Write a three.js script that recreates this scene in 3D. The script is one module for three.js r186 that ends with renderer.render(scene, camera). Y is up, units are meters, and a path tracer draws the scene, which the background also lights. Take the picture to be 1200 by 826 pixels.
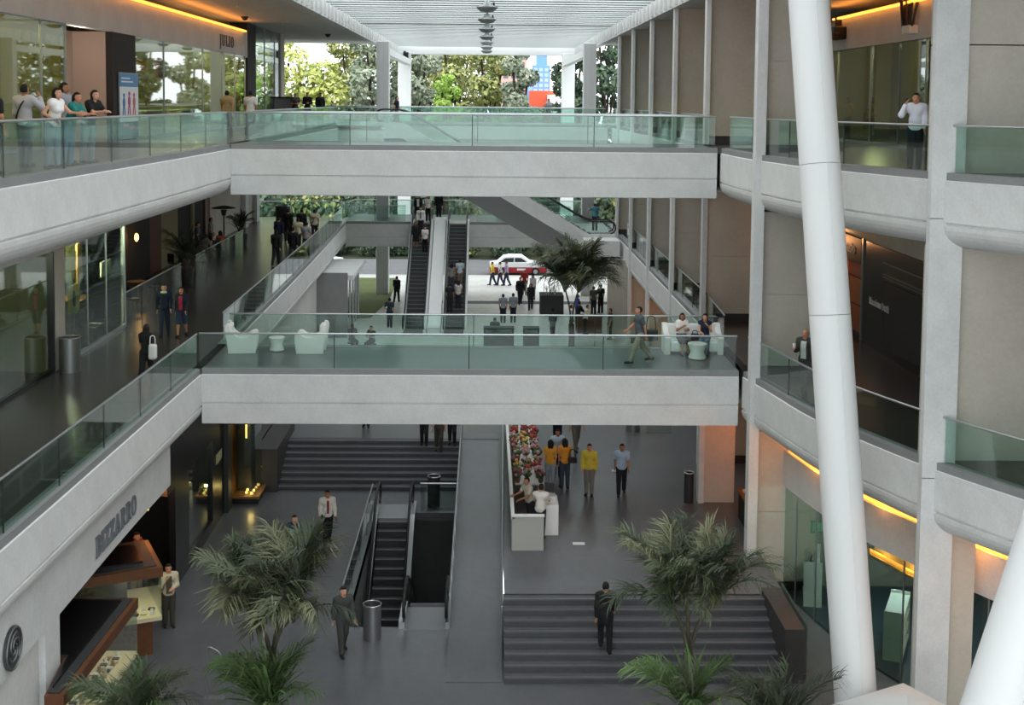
import * as THREE from 'three';
import { mergeGeometries } from 'three/addons/utils/BufferGeometryUtils.js';
import { RoundedBoxGeometry } from 'three/addons/geometries/RoundedBoxGeometry.js';
import { FontLoader } from 'three/addons/loaders/FontLoader.js';
import { TextGeometry } from 'three/addons/geometries/TextGeometry.js';
import { RectAreaLightUniformsLib } from 'three/addons/lights/RectAreaLightUniformsLib.js';

// ------------------------------------------------------------ camera, sky, exposure
const scene = new THREE.Scene();
const renderer = new THREE.WebGLRenderer();
renderer.toneMapping = THREE.LinearToneMapping;
renderer.toneMappingExposure = 1.0;
renderer.shadowMap.enabled = true;
RectAreaLightUniformsLib.init();
const FOCAL = 1500;                                   // pixels at 1200 x 826
const camera = new THREE.PerspectiveCamera(2 * Math.atan(413 / FOCAL) * 180 / Math.PI, 1200 / 826, 0.1, 900);
camera.setViewOffset(1200, 826, 0, 188, 1200, 826);   // lens shifted down, the photographer looks into the court
camera.position.set(0, 14.4, 0);
camera.rotation.order = 'YXZ';
camera.rotation.set(-0.0713, -0.0207, 0.0095);
scene.add(camera);
{ // overcast sky, nearly even white
  const w = 64, h = 32, d = new Float32Array(w * h * 4);
  for (let j = 0; j < h; j++) {
    const el = Math.max(0, (j + 0.5) / h * 2 - 1), b = 0.86 + 0.3 * Math.sin(el * Math.PI / 2);
    for (let i = 0; i < w; i++) d.set([b * 0.95, b * 1.0, b * 1.03, 1], (j * w + i) * 4);
  }
  const t = new THREE.DataTexture(d, w, h, THREE.RGBAFormat, THREE.FloatType);
  t.mapping = THREE.EquirectangularReflectionMapping; t.magFilter = THREE.LinearFilter; t.needsUpdate = true;
  scene.background = t; scene.environment = t;
  scene.backgroundIntensity = 3.3; scene.environmentIntensity = 3.3;
}

// ------------------------------------------------------------ helpers (Z is the depth in metres in front of the camera)
let seed = 7;
const rnd = () => { seed = (seed * 1664525 + 1013904223) >>> 0; return seed / 4294967296; };
const rr = (a, b) => a + (b - a) * rnd();
const V = (x, y, Z) => new THREE.Vector3(x, y, -Z);
const used = {};
function numbered(n) { const k = used[n] = (used[n] ?? -1) + 1; return k ? n + '_' + String(k).padStart(3, '0') : n; }
function mesh(name, geo, mat, parent) {
  const m = new THREE.Mesh(geo, mat); m.name = name; m.castShadow = m.receiveShadow = true; parent.add(m); return m;
}
function tag(o, label, category, group) { o.userData.label = label; o.userData.category = category; if (group) o.userData.group = group; return o; }
function thing(name, label, category, [x, y, Z] = [0, 0, 0], turn = 0, group) {
  const o = new THREE.Group(); o.name = numbered(name); o.position.set(x, y, -Z); o.rotation.y = turn; scene.add(o); return tag(o, label, category, group);
}
function solo(name, label, category, geo, mat, [x, y, Z], group) { const m = mesh(numbered(name), geo, mat, scene); m.position.set(x, y, -Z); return tag(m, label, category, group); }
function struct(name, geo, mat, label) {
  const m = mesh(numbered(name), geo, mat, scene); m.userData.kind = 'structure'; if (label) m.userData.label = label; return m;
}
function structGroup(name, label) { const o = new THREE.Group(); o.name = numbered(name); o.userData.kind = 'structure'; o.userData.label = label; scene.add(o); return o; }
function copy(o, label, [x, y, Z], turn, group) {
  const c = o.clone(); c.name = numbered(o.name.replace(/_\d\d\d$/, '')); c.userData = { ...o.userData, label }; if (group) c.userData.group = group;
  c.position.set(x, y, -Z); if (turn !== undefined) c.rotation.y = turn; scene.add(c); return c;
}
function wpart(t, name, geo, mat) { geo.translate(-t.position.x, -t.position.y, -t.position.z); return mesh(name, geo, mat, t); }   // world-built part of an unturned thing
const merge = (l) => mergeGeometries(l.map((g) => { g = g.index ? g.toNonIndexed() : g; for (const k of Object.keys(g.attributes)) if (!['position', 'normal', 'uv'].includes(k)) g.deleteAttribute(k); return g; }));
function uvBox(g) { // metre uv by face direction
  const p = g.attributes.position, n = g.attributes.normal, uv = g.attributes.uv;
  for (let i = 0; i < p.count; i++) {
    const ax = Math.abs(n.getX(i)), ay = Math.abs(n.getY(i)), az = Math.abs(n.getZ(i));
    if (ay >= ax && ay >= az) uv.setXY(i, p.getX(i), p.getZ(i)); else if (ax >= az) uv.setXY(i, p.getZ(i), p.getY(i)); else uv.setXY(i, p.getX(i), p.getY(i));
  }
  return g;
}
function bx(x0, x1, y0, y1, Z0, Z1) {
  const g = new THREE.BoxGeometry(Math.abs(x1 - x0), Math.abs(y1 - y0), Math.abs(Z1 - Z0)); g.translate((x0 + x1) / 2, (y0 + y1) / 2, -(Z0 + Z1) / 2); return uvBox(g);
}
function rbx(w, h, d, r, x = 0, y = 0, z = 0, seg = 2) { const g = new RoundedBoxGeometry(w, h, d, seg, r); g.translate(x, y, z); return g; }
function cyl(r0, r1, h, x = 0, y = 0, z = 0, seg = 20, open = false) { const g = new THREE.CylinderGeometry(r1, r0, h, seg, 1, open); g.translate(x, y + h / 2, z); return g; }
function bar(a, b, r, seg = 8) { // round bar between two points
  const d = b.clone().sub(a), g = new THREE.CylinderGeometry(r, r, d.length(), seg, 1); g.translate(0, d.length() / 2, 0);
  g.applyQuaternion(new THREE.Quaternion().setFromUnitVectors(new THREE.Vector3(0, 1, 0), d.clone().normalize())); g.translate(a.x, a.y, a.z); return g;
}
function beam(a, b, w, h) { // rectangular bar between two points, width w, height h
  const d = b.clone().sub(a), L = d.length(), g = uvBox(new THREE.BoxGeometry(w, h, L)); g.translate(0, 0, L / 2);
  const m = new THREE.Matrix4().lookAt(b, a, new THREE.Vector3(0, 1, 0)); g.applyMatrix4(m); g.translate(a.x, a.y, a.z); return g;
}
const tube = (pts, r, n = 40, seg = 8, curve) => new THREE.TubeGeometry(curve ?? new THREE.CatmullRomCurve3(pts), n, r, seg, false);
function poly(pts, y0, y1, holes = []) { // flat slab over a plan outline [[x, Z], ...]
  const s = new THREE.Shape(pts.map(([x, Z]) => new THREE.Vector2(x, Z)));
  for (const h of holes) s.holes.push(new THREE.Path(h.map(([x, Z]) => new THREE.Vector2(x, Z))));
  const g = new THREE.ExtrudeGeometry(s, { depth: y1 - y0, bevelEnabled: false }); g.rotateX(-Math.PI / 2); g.translate(0, y0, 0); return g;
}
function sweep(path, profile, flip = 1) { // profile [[d, y]...] carried along a plan path; d > 0 is to the side flip points to
  const P = [], N = [], U = [], I = []; let s = 0;
  const n = profile.length;
  for (let i = 0; i < path.length; i++) {
    const a = path[Math.max(0, i - 1)], b = path[Math.min(path.length - 1, i + 1)];
    let tx = b[0] - a[0], tz = b[1] - a[1]; const L = Math.hypot(tx, tz); tx /= L; tz /= L;
    if (i) s += Math.hypot(path[i][0] - path[i - 1][0], path[i][1] - path[i - 1][1]);
    let q = 0;
    for (let k = 0; k < n; k++) {
      if (k) q += Math.hypot(profile[k][0] - profile[k - 1][0], profile[k][1] - profile[k - 1][1]);
      P.push(path[i][0] + flip * tz * profile[k][0], profile[k][1], -(path[i][1] - flip * tx * profile[k][0])); U.push(s, q);
    }
  }
  for (let i = 0; i + 1 < path.length; i++) for (let k = 0; k + 1 < n; k++) { const a = i * n + k; I.push(a, a + 1, a + n, a + 1, a + n + 1, a + n); }
  const g0 = new THREE.BufferGeometry(); g0.setAttribute('position', new THREE.Float32BufferAttribute(P, 3)); g0.setAttribute('uv', new THREE.Float32BufferAttribute(U, 2)); g0.setIndex(I);
  const g = g0.toNonIndexed(); g.computeVertexNormals(); return g;
}
function smoothPath(pts, n) { const c = new THREE.CatmullRomCurve3(pts.map(([x, Z]) => new THREE.Vector3(x, 0, Z)), false, 'centripetal'); return c.getSpacedPoints(n).map((p) => [p.x, p.z]); }

// ------------------------------------------------------------ textures and materials
function noiseTex(size, lo, hi, layers, sd, srgb = true) {
  let s = sd; const r = () => { s = (s * 1664525 + 1013904223) >>> 0; return s / 4294967296; };
  const f = new Float32Array(size * size);
  for (const [cells, amp] of layers) {
    const g = Array.from({ length: cells * cells }, r);
    for (let y = 0; y < size; y++) for (let x = 0; x < size; x++) {
      const u = x / size * cells, v = y / size * cells, i = Math.floor(u), j = Math.floor(v); let a = u - i, b = v - j; a = a * a * (3 - 2 * a); b = b * b * (3 - 2 * b);
      const i1 = (i + 1) % cells, j1 = (j + 1) % cells;
      f[y * size + x] += amp * ((g[j * cells + i] * (1 - a) + g[j * cells + i1] * a) * (1 - b) + (g[j1 * cells + i] * (1 - a) + g[j1 * cells + i1] * a) * b);
    }
  }
  const tot = layers.reduce((q, l) => q + l[1], 0), d = new Uint8Array(size * size * 4);
  for (let i = 0; i < size * size; i++) { const v = Math.round(255 * (lo + (hi - lo) * f[i] / tot)); d.set([v, v, v, 255], i * 4); }
  const t = new THREE.DataTexture(d, size, size); t.wrapS = t.wrapT = THREE.RepeatWrapping; t.magFilter = THREE.LinearFilter; t.minFilter = THREE.LinearMipmapLinearFilter; t.generateMipmaps = true;
  if (srgb) t.colorSpace = THREE.SRGBColorSpace; t.needsUpdate = true; return t;
}
const rep = (t, k) => { const c = t.clone(); c.repeat.set(k, k); c.needsUpdate = true; return c; };
const tConc = rep(noiseTex(512, 0.86, 1, [[4, 1], [16, 0.7], [64, 0.6], [200, 0.9]], 11), 0.33);
const tGran = rep(noiseTex(512, 0.72, 1, [[3, 0.9], [12, 0.6], [80, 0.6], [256, 1.3]], 12), 0.4);
const tPlas = rep(noiseTex(512, 0.88, 1, [[5, 1], [30, 0.7], [220, 1.1]], 13), 0.4);
const tWood = noiseTex(256, 0.6, 1, [[2, 0.5], [8, 0.6], [90, 1]], 14);
const M = (c, rough = 0.8, o = {}) => new THREE.MeshStandardMaterial({ color: c, roughness: rough, ...o });
const mat = {
  white: M('#e0e2e0', 0.75, { map: tConc }),             // painted render of slab edges and columns
  whiteSmooth: M('#e4e6e5', 0.5),
  curb: M('#8e9090', 0.55, { map: tConc }),
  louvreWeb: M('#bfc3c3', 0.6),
  beige: M('#cbc4b6', 0.85, { map: tPlas }),
  ceil: M('#d9d9d5', 0.85, { map: tPlas }),
  granite: M('#67696d', 0.3, { map: tGran }),
  graniteDark: M('#403d3c', 0.5, { map: tGran }),
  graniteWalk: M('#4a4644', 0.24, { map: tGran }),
  stairStone: M('#54565a', 0.6, { map: tGran }),
  paving: M('#ecece8', 0.35, { map: tGran }),
  asphalt: M('#77787a', 0.9, { map: tGran }),
  park: M('#3c4228', 1, { map: tGran }),
  grass: M('#5c6b31', 0.95, { map: tGran }),
  soil: M('#3a3128', 1),
  steel: M('#b9bcbd', 0.28, { metalness: 0.9 }),
  steelBrush: M('#8b8d8e', 0.42, { metalness: 0.85 }),
  rubber: M('#121314', 0.45),
  black: M('#0c0c0d', 0.35),
  blackMatt: M('#161514', 0.8),
  charcoal: M('#2c2c2d', 0.6),
  darkWall: M('#2b2724', 0.8),
  wood: M('#7d4a24', 0.5, { map: tWood }),
  woodPale: M('#a8763f', 0.55, { map: tWood }),
  cream: M('#c9bd9c', 0.7),
  yellow: M('#c9a53a', 0.6),
  plasticWhite: M('#e6e6e2', 0.35),
  glass: new THREE.MeshPhysicalMaterial({ color: '#e9f4f0', transmission: 1, roughness: 0.03, thickness: 0, ior: 1.5 }),
  shopGlass: new THREE.MeshPhysicalMaterial({ color: '#c8d8d0', transmission: 1, roughness: 0.02, thickness: 0, ior: 1.52 }),
  clearGlass: new THREE.MeshPhysicalMaterial({ color: '#eef5f2', transmission: 1, roughness: 0.02, thickness: 0, ior: 1.5 }),
  seal: M('#1c2322', 0.6),
  cove: M('#ffb45c', 0.6, { emissive: '#ff9d3c', emissiveIntensity: 3 }),
  lampWarm: M('#ffe0a8', 0.5, { emissive: '#ffc36b', emissiveIntensity: 4 }),
  stepDark: M('#4a4c4d', 0.5, { metalness: 0.5 }),
};
function areaLight(color, intensity, w, h, [x, y, Z], [tx, ty, tZ]) {
  const l = new THREE.RectAreaLight(color, intensity, w, h); l.position.set(x, y, -Z); l.lookAt(tx, ty, -tZ); l.name = numbered('area_light'); scene.add(l); return l;
}
function pointLight(color, intensity, [x, y, Z], radius = 3) { const l = new THREE.PointLight(color, intensity, 0, 2); l.position.set(x, y, -Z); l.castShadow = true; l.shadow.radius = radius; l.name = numbered('point_light'); scene.add(l); return l; }
// ------------------------------------------------------------ large structure
const Y0 = 0, Y1 = 1.2, Y2 = 6.45, Y3 = 12.9, YS = 18.3;
const edgeLN = smoothPath([[-9.3, -4], [-9.0, 10], [-8.6, 22], [-8.3, 37.3]], 16);
const edgeLN3 = smoothPath([[-9.3, -4], [-9.0, 10], [-8.65, 22], [-8.3, 34], [-8.25, 41.6]], 18);
const edgeRN = smoothPath([[7.65, 37.3], [7.93, 35.7], [8.46, 32.4], [9.25, 29.8], [9.87, 28.15], [10.3, 27.2], [11.14, 25.6], [12.4, 23.4], [14.4, 20.4]], 26);
const edgeRN3 = smoothPath([[7.65, 41.6], [7.68, 38.5], [7.93, 35.7], [8.46, 32.4], [9.25, 29.8], [9.87, 28.15], [10.3, 27.2], [11.14, 25.6], [12.4, 23.4], [14.4, 20.4]], 30);
const edgeLF2 = smoothPath([[-8.3, 41.1], [-8.55, 62], [-9.1, 86]], 10);
const edgeLF3 = [[-8.25, 45.4], [-8.3, 60], [-8.4, 73]];

// ground slabs
struct('floor', poly([[-22, -6], [24, -6], [24, 37.35], [8.2, 37.35], [8.2, 33.45], [0.6, 33.45], [0.6, 46.5], [-0.88, 49.5], [-7.6, 49.5], [-8.5, 47], [-22, 47]], -0.3, 0, [[[-3.75, 34.15], [-0.95, 34.15], [-0.95, 43.9], [-3.75, 43.9]]]), mat.granite, 'dark grey granite floor of the lower court');
struct('floor', poly([[0.6, 33.4], [8.15, 33.4], [8.15, 37.3], [24, 37.3], [24, 64], [-22, 64], [-22, 47], [-8.4, 47], [-7.5, 49.2], [-0.85, 49.2], [0.6, 49.2]], 0.9, Y1, []), mat.granite, 'grey granite floor of the upper ground level');
struct('pavement', poly([[-60, 64], [60, 64], [60, 96], [-60, 96]], 0.9, Y1, []), mat.paving, 'pale sunlit paving between the building and the street');
struct('paving_strip', bx(-5, 14, Y1, Y1 + 0.012, 82.6, 83.7), mat.asphalt, 'grey drain strip across the pale paving');
struct('road', bx(-150, 150, 0.7, 1.05, 96, 107), mat.asphalt, 'grey asphalt street behind the mall');
struct('kerb', bx(-150, 150, 0.7, 1.22, 95.8, 96.1), mat.paving, 'pale kerb along the street');
struct('ground', bx(-300, 300, 0.5, 1.1, 107, 420), mat.park, 'park ground beyond the street');
struct('lawn', poly([[-9.6, 76], [-6.9, 77], [-6.3, 84], [-6.4, 94], [-13, 94], [-13, 76]], Y1, Y1 + 0.06), mat.grass, 'patch of lawn beside the rear entrance');

// stairs, ramp
function stairs(label, x0, x1, Za, n, tread) {
  const g = structGroup('stairs', label);
  for (let i = 1; i <= n; i++) { const s = mesh('step', bx(x0, x1, (i - 1) * 0.15, i * 0.15, Za + (i - 1) * tread, Za + n * tread + 0.02), mat.stairStone, g); mesh('lit_nosing', bx(x0, x1, i * 0.15 - 0.035, i * 0.15 + 0.004, Za + (i - 1) * tread - 0.02, Za + (i - 1) * tread + 0.07), mat.granite, s); }  // paler nosing colour paints in the light along each tread edge
}
stairs('wide grey stone stairs beside the flower stall', 0.56, 7.52, 30.75, 8, 0.34);
stairs('wide grey stone stairs behind the basement escalators', -7.55, -0.9, 46.4, 8, 0.36);
{
  const P = [[-0.9, 0, 30.8], [0.5, 0, 30.8], [0.85, 1.21, 50], [-0.85, 1.21, 50]];
  const g = new THREE.BufferGeometry(); const v = []; const q = (...i) => { for (const k of [i[0], i[1], i[2], i[0], i[2], i[3]]) v.push(...k); };
  const T = P.map(([x, y, Z]) => [x, y + 0.02, -Z]), B = P.map(([x, y, Z]) => [x, -0.05, -Z]);
  q(T[0], T[1], T[2], T[3]); q(B[0], B[1], T[1], T[0]); q(B[1], B[2], T[2], T[1]); q(B[3], B[0], T[0], T[3]); q(B[2], B[3], T[3], T[2]);
  g.setAttribute('position', new THREE.Float32BufferAttribute(v, 3)); g.computeVertexNormals(); g.setAttribute('uv', new THREE.Float32BufferAttribute(new Float32Array(v.length / 3 * 2), 2)); uvBox(g);
  struct('ramp', g, mat.granite, 'long grey granite ramp between the two stairs');
}
struct('retaining_wall', merge([bx(0.6, 8.15, -0.3, 0.9, 33.42, 33.6), bx(8.0, 8.15, -0.3, 0.9, 33.6, 37.3), bx(8.0, 24, -0.3, 0.9, 37.3, 37.45)]), mat.graniteDark, 'stone upstand between the two ground levels');
struct('retaining_wall', bx(-22, -0.9, -0.3, 0.9, 49.4, 49.6), mat.graniteDark, 'stone upstand behind the rear stairs');
// stair cheek walls
struct('parapet', merge([bx(7.52, 8.02, 0, 1.38, 30.75, 33.5)]), mat.graniteDark, 'dark stone cheek wall at the edge of the lower stairs');
struct('parapet', bx(-8.3, -7.55, 0, 1.6, 46.2, 50.5), mat.graniteDark, 'dark stone block flanking the rear stairs');
struct('parapet', bx(-9.3, -8.36, 0, 1.6, 46.35, 50.5), mat.graniteDark, 'dark stone block beside the display case');

// basement pit under the escalator opening
{ const g = structGroup('pit', 'walls of the escalator pit below the court');
  mesh('pit_wall', bx(-3.95, -3.75, -5, -0.02, 33, 47), mat.curb, g); mesh('pit_wall', bx(-0.95, -0.75, -5, -0.02, 33, 47), mat.curb, g);
  mesh('pit_wall', bx(-3.95, -0.75, -5, -0.3, 47, 47.2), mat.curb, g); mesh('pit_wall', bx(-3.95, -0.75, -5, -0.3, 32.9, 33.1), mat.curb, g); mesh('pit_floor', bx(-3.95, -0.75, -5.2, -4.98, 32.9, 47.2), mat.granite, g); }

// slab edges
const ell = (Y) => Array.from({ length: 9 }, (_, i) => { const t = i / 8 * Math.PI / 2; return [0.62 * (1 - Math.cos(t)), Y - 1.14 - 0.51 * Math.sin(t)]; });
const profWalk = (Y) => [[0.03, Y - 0.15], [0, Y - 0.17], [0, Y - 1.07], [0.05, Y - 1.08], [0.05, Y - 1.125], ...ell(Y), [0.9, Y - 1.65], [0.9, Y - 0.15]];
const profBridge = (Y) => [[0.03, Y - 0.15], [0, Y - 0.17], [0, Y - 0.97], [0.045, Y - 0.98], [0.045, Y - 1.015], [0.012, Y - 1.02], [0.012, Y - 1.62], [0.3, Y - 1.65], [0.3, Y - 0.15]];
const profCurb = (Y) => [[0.34, Y - 0.17], [0.34, Y + 0.015], [0.03, Y + 0.015], [0.03, Y - 0.17]];
function slabEdge(label, path, Y, flip, prof = profWalk) {
  const g = structGroup('slab_edge', label); mesh('fascia', sweep(path, prof(Y), flip), mat.white, g); mesh('curb', sweep(path, profCurb(Y), flip), mat.curb, g); return g;
}
// level 2
slabEdge('pale rendered edge of the cafe-side middle gallery', edgeLN, Y2, -1);
slabEdge('pale rendered edge of the fin-side middle gallery', edgeRN, Y2, -1);
slabEdge('pale rendered edge of the cafe-side middle gallery beyond the bridge', edgeLF2, Y2, -1);
slabEdge('pale rendered edge of the fin-side middle gallery beyond the bridge', [[7.65, 41.1], [7.85, 46], [7.92, 83]], Y2, 1);
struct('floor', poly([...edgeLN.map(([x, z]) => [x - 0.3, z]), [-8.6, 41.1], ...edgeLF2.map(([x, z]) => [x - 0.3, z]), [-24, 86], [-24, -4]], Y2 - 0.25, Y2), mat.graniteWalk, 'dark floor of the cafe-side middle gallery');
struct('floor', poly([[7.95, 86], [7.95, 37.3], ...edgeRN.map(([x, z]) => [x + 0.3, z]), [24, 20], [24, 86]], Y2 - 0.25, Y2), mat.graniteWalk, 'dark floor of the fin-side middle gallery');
struct('ceiling', poly([...edgeLN.map(([x, z]) => [x - 0.6, z]), [-8.9, 41.1], ...edgeLF2.map(([x, z]) => [x - 0.6, z]), [-24, 86], [-24, -4]], Y2 - 1.65, Y2 - 1.6), mat.ceil, 'soffit below the cafe-side middle gallery');
struct('ceiling', poly([[8.25, 86], [8.25, 37.3], ...edgeRN.map(([x, z]) => [x + 0.6, z]), [24, 20], [24, 86]], Y2 - 1.65, Y2 - 1.6), mat.ceil, 'soffit below the fin-side middle gallery');
function bridge(label, Y, x0, x1, Za, Zb) {
  const g = structGroup('bridge', label);
  mesh('fascia', sweep([[x0, Za], [x1, Za]], profBridge(Y), -1), mat.white, g); mesh('fascia', sweep([[x0, Zb], [x1, Zb]], profBridge(Y), 1), mat.white, g);
  mesh('curb', sweep([[x0, Za], [x1, Za]], profCurb(Y), -1), mat.curb, g); mesh('curb', sweep([[x0, Zb], [x1, Zb]], profCurb(Y), 1), mat.curb, g);
  mesh('walkway', bx(x0, x1, Y - 0.2, Y, Za + 0.3, Zb - 0.3), mat.granite, g); mesh('soffit', bx(x0, x1, Y - 1.65, Y - 1.6, Za + 0.2, Zb - 0.2), mat.white, g);
}
bridge('pale middle footbridge with lounge seats', Y2, -8.3, 7.55, 37.3, 41.1);
bridge('pale top footbridge across the court', Y3, -8.27, 7.55, 41.6, 45.4);
bridge('pale rear footbridge at the escalator heads', Y2, -9.1, 7.65, 83.2, 88.5);
bridge('pale rear footbridge on the top level', Y3, -8.4, 7.65, 80.5, 88);
// level 3
slabEdge('pale rendered edge of the cafe-side top gallery', edgeLN3, Y3, -1);
slabEdge('pale rendered edge of the fin-side top gallery', edgeRN3, Y3, -1);
slabEdge('pale rendered edge of the cafe-side top gallery beyond the bridge', edgeLF3, Y3, -1);
slabEdge('pale rendered edge of the fin-side top gallery beyond the bridge', [[7.7, 45.4], [7.92, 55], [7.92, 80.5]], Y3, 1);
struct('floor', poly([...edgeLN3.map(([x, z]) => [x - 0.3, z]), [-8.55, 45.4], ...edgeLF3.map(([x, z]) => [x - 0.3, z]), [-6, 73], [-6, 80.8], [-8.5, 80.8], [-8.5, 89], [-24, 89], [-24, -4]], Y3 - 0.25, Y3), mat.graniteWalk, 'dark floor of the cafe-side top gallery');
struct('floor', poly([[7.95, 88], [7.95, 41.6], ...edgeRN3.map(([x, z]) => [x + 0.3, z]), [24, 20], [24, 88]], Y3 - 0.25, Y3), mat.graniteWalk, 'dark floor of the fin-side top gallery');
struct('ceiling', poly([...edgeLN3.map(([x, z]) => [x - 0.6, z]), [-8.9, 45.4], ...edgeLF3.map(([x, z]) => [x - 0.6, z]), [-6.4, 73], [-6.4, 80.8], [-8.9, 80.8], [-8.9, 89], [-24, 89], [-24, -4]], Y3 - 1.65, Y3 - 1.6), mat.ceil, 'soffit below the cafe-side top gallery');
struct('ceiling', poly([[8.25, 88], [8.25, 41.6], ...edgeRN3.map(([x, z]) => [x + 0.6, z]), [24, 20], [24, 88]], Y3 - 1.65, Y3 - 1.6), mat.ceil, 'soffit below the fin-side top gallery');
struct('slab_edge', sweep([[-8.4, 73], [-5.9, 73], [-5.9, 80.5]], profBridge(Y3), -1), mat.white, 'pale edge of the top escalator landing');
// escalator landing on level 2, right
struct('landing', merge([bx(5.7, 7.7, Y2 - 0.9, Y2, 72.6, 83.4)]), mat.white, 'pale landing slab at the foot of the crossing escalator');

// roof: gallery soffits, edge beams, louvres, end beam
struct('ceiling', poly([[-7.95, -6], [-7.95, 91], [-11.5, 91.2], [-24, 91.2], [-24, -6]], YS, YS + 0.6), mat.ceil, 'white soffit above the cafe-side top gallery');
struct('ceiling', poly([[7.95, -6], [24, -6], [24, 72], [7.95, 90]], YS, YS + 0.6), mat.ceil, 'white soffit above the fin-side top gallery');
for (const [s, side] of [[-1, 'left'], [1, 'right']]) {
  const g = structGroup('roof_beam', 'white roof edge beam above the ' + (s < 0 ? 'cafe-side' : 'fin-side') + ' gallery');
  mesh('beam', bx(s * 7.7, s * 8.15, YS - 0.02, YS + 1.5, -6, 113), mat.white, g);
  for (let Z = 40; Z < 112; Z += 1.5) mesh('rib', bx(s * 7.6, s * 7.72, YS + 0.05, YS + 0.95, Z, Z + 0.22), mat.white, g);
}
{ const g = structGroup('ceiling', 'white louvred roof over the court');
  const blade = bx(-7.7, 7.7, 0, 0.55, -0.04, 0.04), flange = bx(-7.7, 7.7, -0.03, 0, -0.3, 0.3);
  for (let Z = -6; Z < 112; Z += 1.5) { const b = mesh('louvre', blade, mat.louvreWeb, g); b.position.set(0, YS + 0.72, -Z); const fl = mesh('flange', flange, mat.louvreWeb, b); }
  for (const Z of [20, 49, 78]) mesh('cross_beam', bx(-7.7, 7.7, YS + 0.66, YS + 1.4, Z, Z + 0.3), mat.whiteSmooth, g);
  for (const x of [-3.9, 0.05, 3.9]) mesh('purlin', bx(x - 0.06, x + 0.06, YS + 1.15, YS + 1.4, -6, 112), mat.whiteSmooth, g);
  mesh('end_beam', bx(-7.7, 7.7, YS + 0.05, YS + 1.4, 112, 113.2), mat.whiteSmooth, g); }
// rear pillars
for (const [s, side] of [[-1, 'left'], [1, 'right']]) {
  struct('pillar', rbx(0.85, YS - Y1, 0.85, 0.06, s * 6.95, (YS + Y1) / 2, -86.6), mat.white, 'square white pillar at the rear footbridges, ' + (s < 0 ? 'cafe side' : 'fin side'));
  struct('pillar', rbx(1.1, YS - Y1 + 0.5, 1.1, 0.06, s * 7.15, (YS + Y1) / 2, -112.5), mat.whiteSmooth, 'outer white pillar carrying the roof end, ' + (s < 0 ? 'cafe side' : 'fin side'));
  struct('roof_beam', bx(s * 6.8 - 0.25, s * 6.8 + 0.25, YS - 0.9, YS - 0.45, 87, 112), mat.whiteSmooth, 'white tie beam between the rear pillars, ' + (s < 0 ? 'cafe side' : 'fin side'));
}
// right-hand fins: slender white column with a beige wall panel behind it
const finZ = [36.35, 45.55, 53.4, 61.1, 68.8, 76];
finZ.forEach((Z, i) => {
  const g = structGroup('fin_wall', ['first', 'second', 'third', 'fourth', 'fifth', 'sixth'][i] + ' beige fin wall with white column edge, counted from the slanted white column');
  const zw = Z + 0.42, x0 = i ? 7.8 : 7.7, x1 = x0 + (i ? 0.16 : 0.28);
  mesh('column', bx(x0, x1, i ? Y1 : 0, YS + 0.1, Z, Z + 0.42), mat.white, g);
  for (const [a, b] of [[i ? Y1 : 0, Y2 - 1.65], [Y2, Y3 - 1.65], [Y3, YS]]) { const m = (a + b) / 2; mesh('wall_panel', bx(x1 - 0.08, 9.85, a, m - 0.01, zw, zw + 0.4), mat.beige, g); mesh('wall_panel', bx(x1 - 0.08, 9.85, m + 0.01, b, zw, zw + 0.4), mat.beige, g); mesh('joint_backing', bx(x1, 9.8, a, b, zw + 0.04, zw + 0.36), mat.beige, g); mesh('skirting', bx(x1, 9.85, a, a + 0.3, zw - 0.03, zw), mat.graniteDark, g); }
});
{ const g = structGroup('wall_right', 'white edged beige pier below the middle footbridge'); mesh('column', bx(7.1, 7.28, Y1, Y2 - 1.65, 41.3, 41.7), mat.white, g); mesh('wall_panel', bx(7.28, 8.3, Y1, Y2 - 1.65, 41.4, 42), mat.beige, g); }
{ const g = structGroup('fin_wall', 'wide white column with a beige wall beside the slanted white column');
  const seg = [[0, 6.1], [6.12, 11.9], [11.92, YS]];
  for (const [a, b] of seg) mesh('column', bx(9.75, 10.48, a, b, 27.75, 27.98), mat.white, g);
  for (const [a, b] of [[0, Y2 - 1.65], [Y2, Y3 - 1.65], [Y3, YS - 2.6], [YS - 2.57, YS]]) mesh('wall_panel', bx(9.9, a ? 13.6 : 11.1, a, b, 27.98, 28.5), mat.beige, g); }

// slanted round columns
function leaning(label, a, b, r) {
  const g = structGroup('pillar', label); const A = V(...a), B = V(...b), d = B.clone().sub(A);
  const cuts = [0, 0.52, 0.7, 1];
  for (let i = 0; i < 3; i++) mesh('tube_section', bar(A.clone().addScaledVector(d, cuts[i]), A.clone().addScaledVector(d, cuts[i + 1] - (i < 2 ? 0.0006 : 0)), r, 40), mat.whiteSmooth, g);
  mesh('weld_seam', bar(A.clone().add(new THREE.Vector3(0.05, 0, r * 0.996)), B.clone().add(new THREE.Vector3(0.05, 0, r * 0.996)), 0.012, 6), mat.whiteSmooth, g);
}
leaning('thick white steel column slanting up to the roof', [8.27, 0, 26.8], [7.29, 18.6, 29.8], 0.46);
leaning('thick white steel column slanting outwards beside the parasol', [6.05, 0, 18.2], [11.2, 19, 17.6], 0.5);

// outer walls, so that the sky enters only through the openings
struct('wall_left', bx(-24.3, -24, 0, YS + 0.6, -6, 84), mat.beige);
struct('wall_right', bx(24, 24.3, 0, YS + 0.6, -6, 84), mat.beige);
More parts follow.
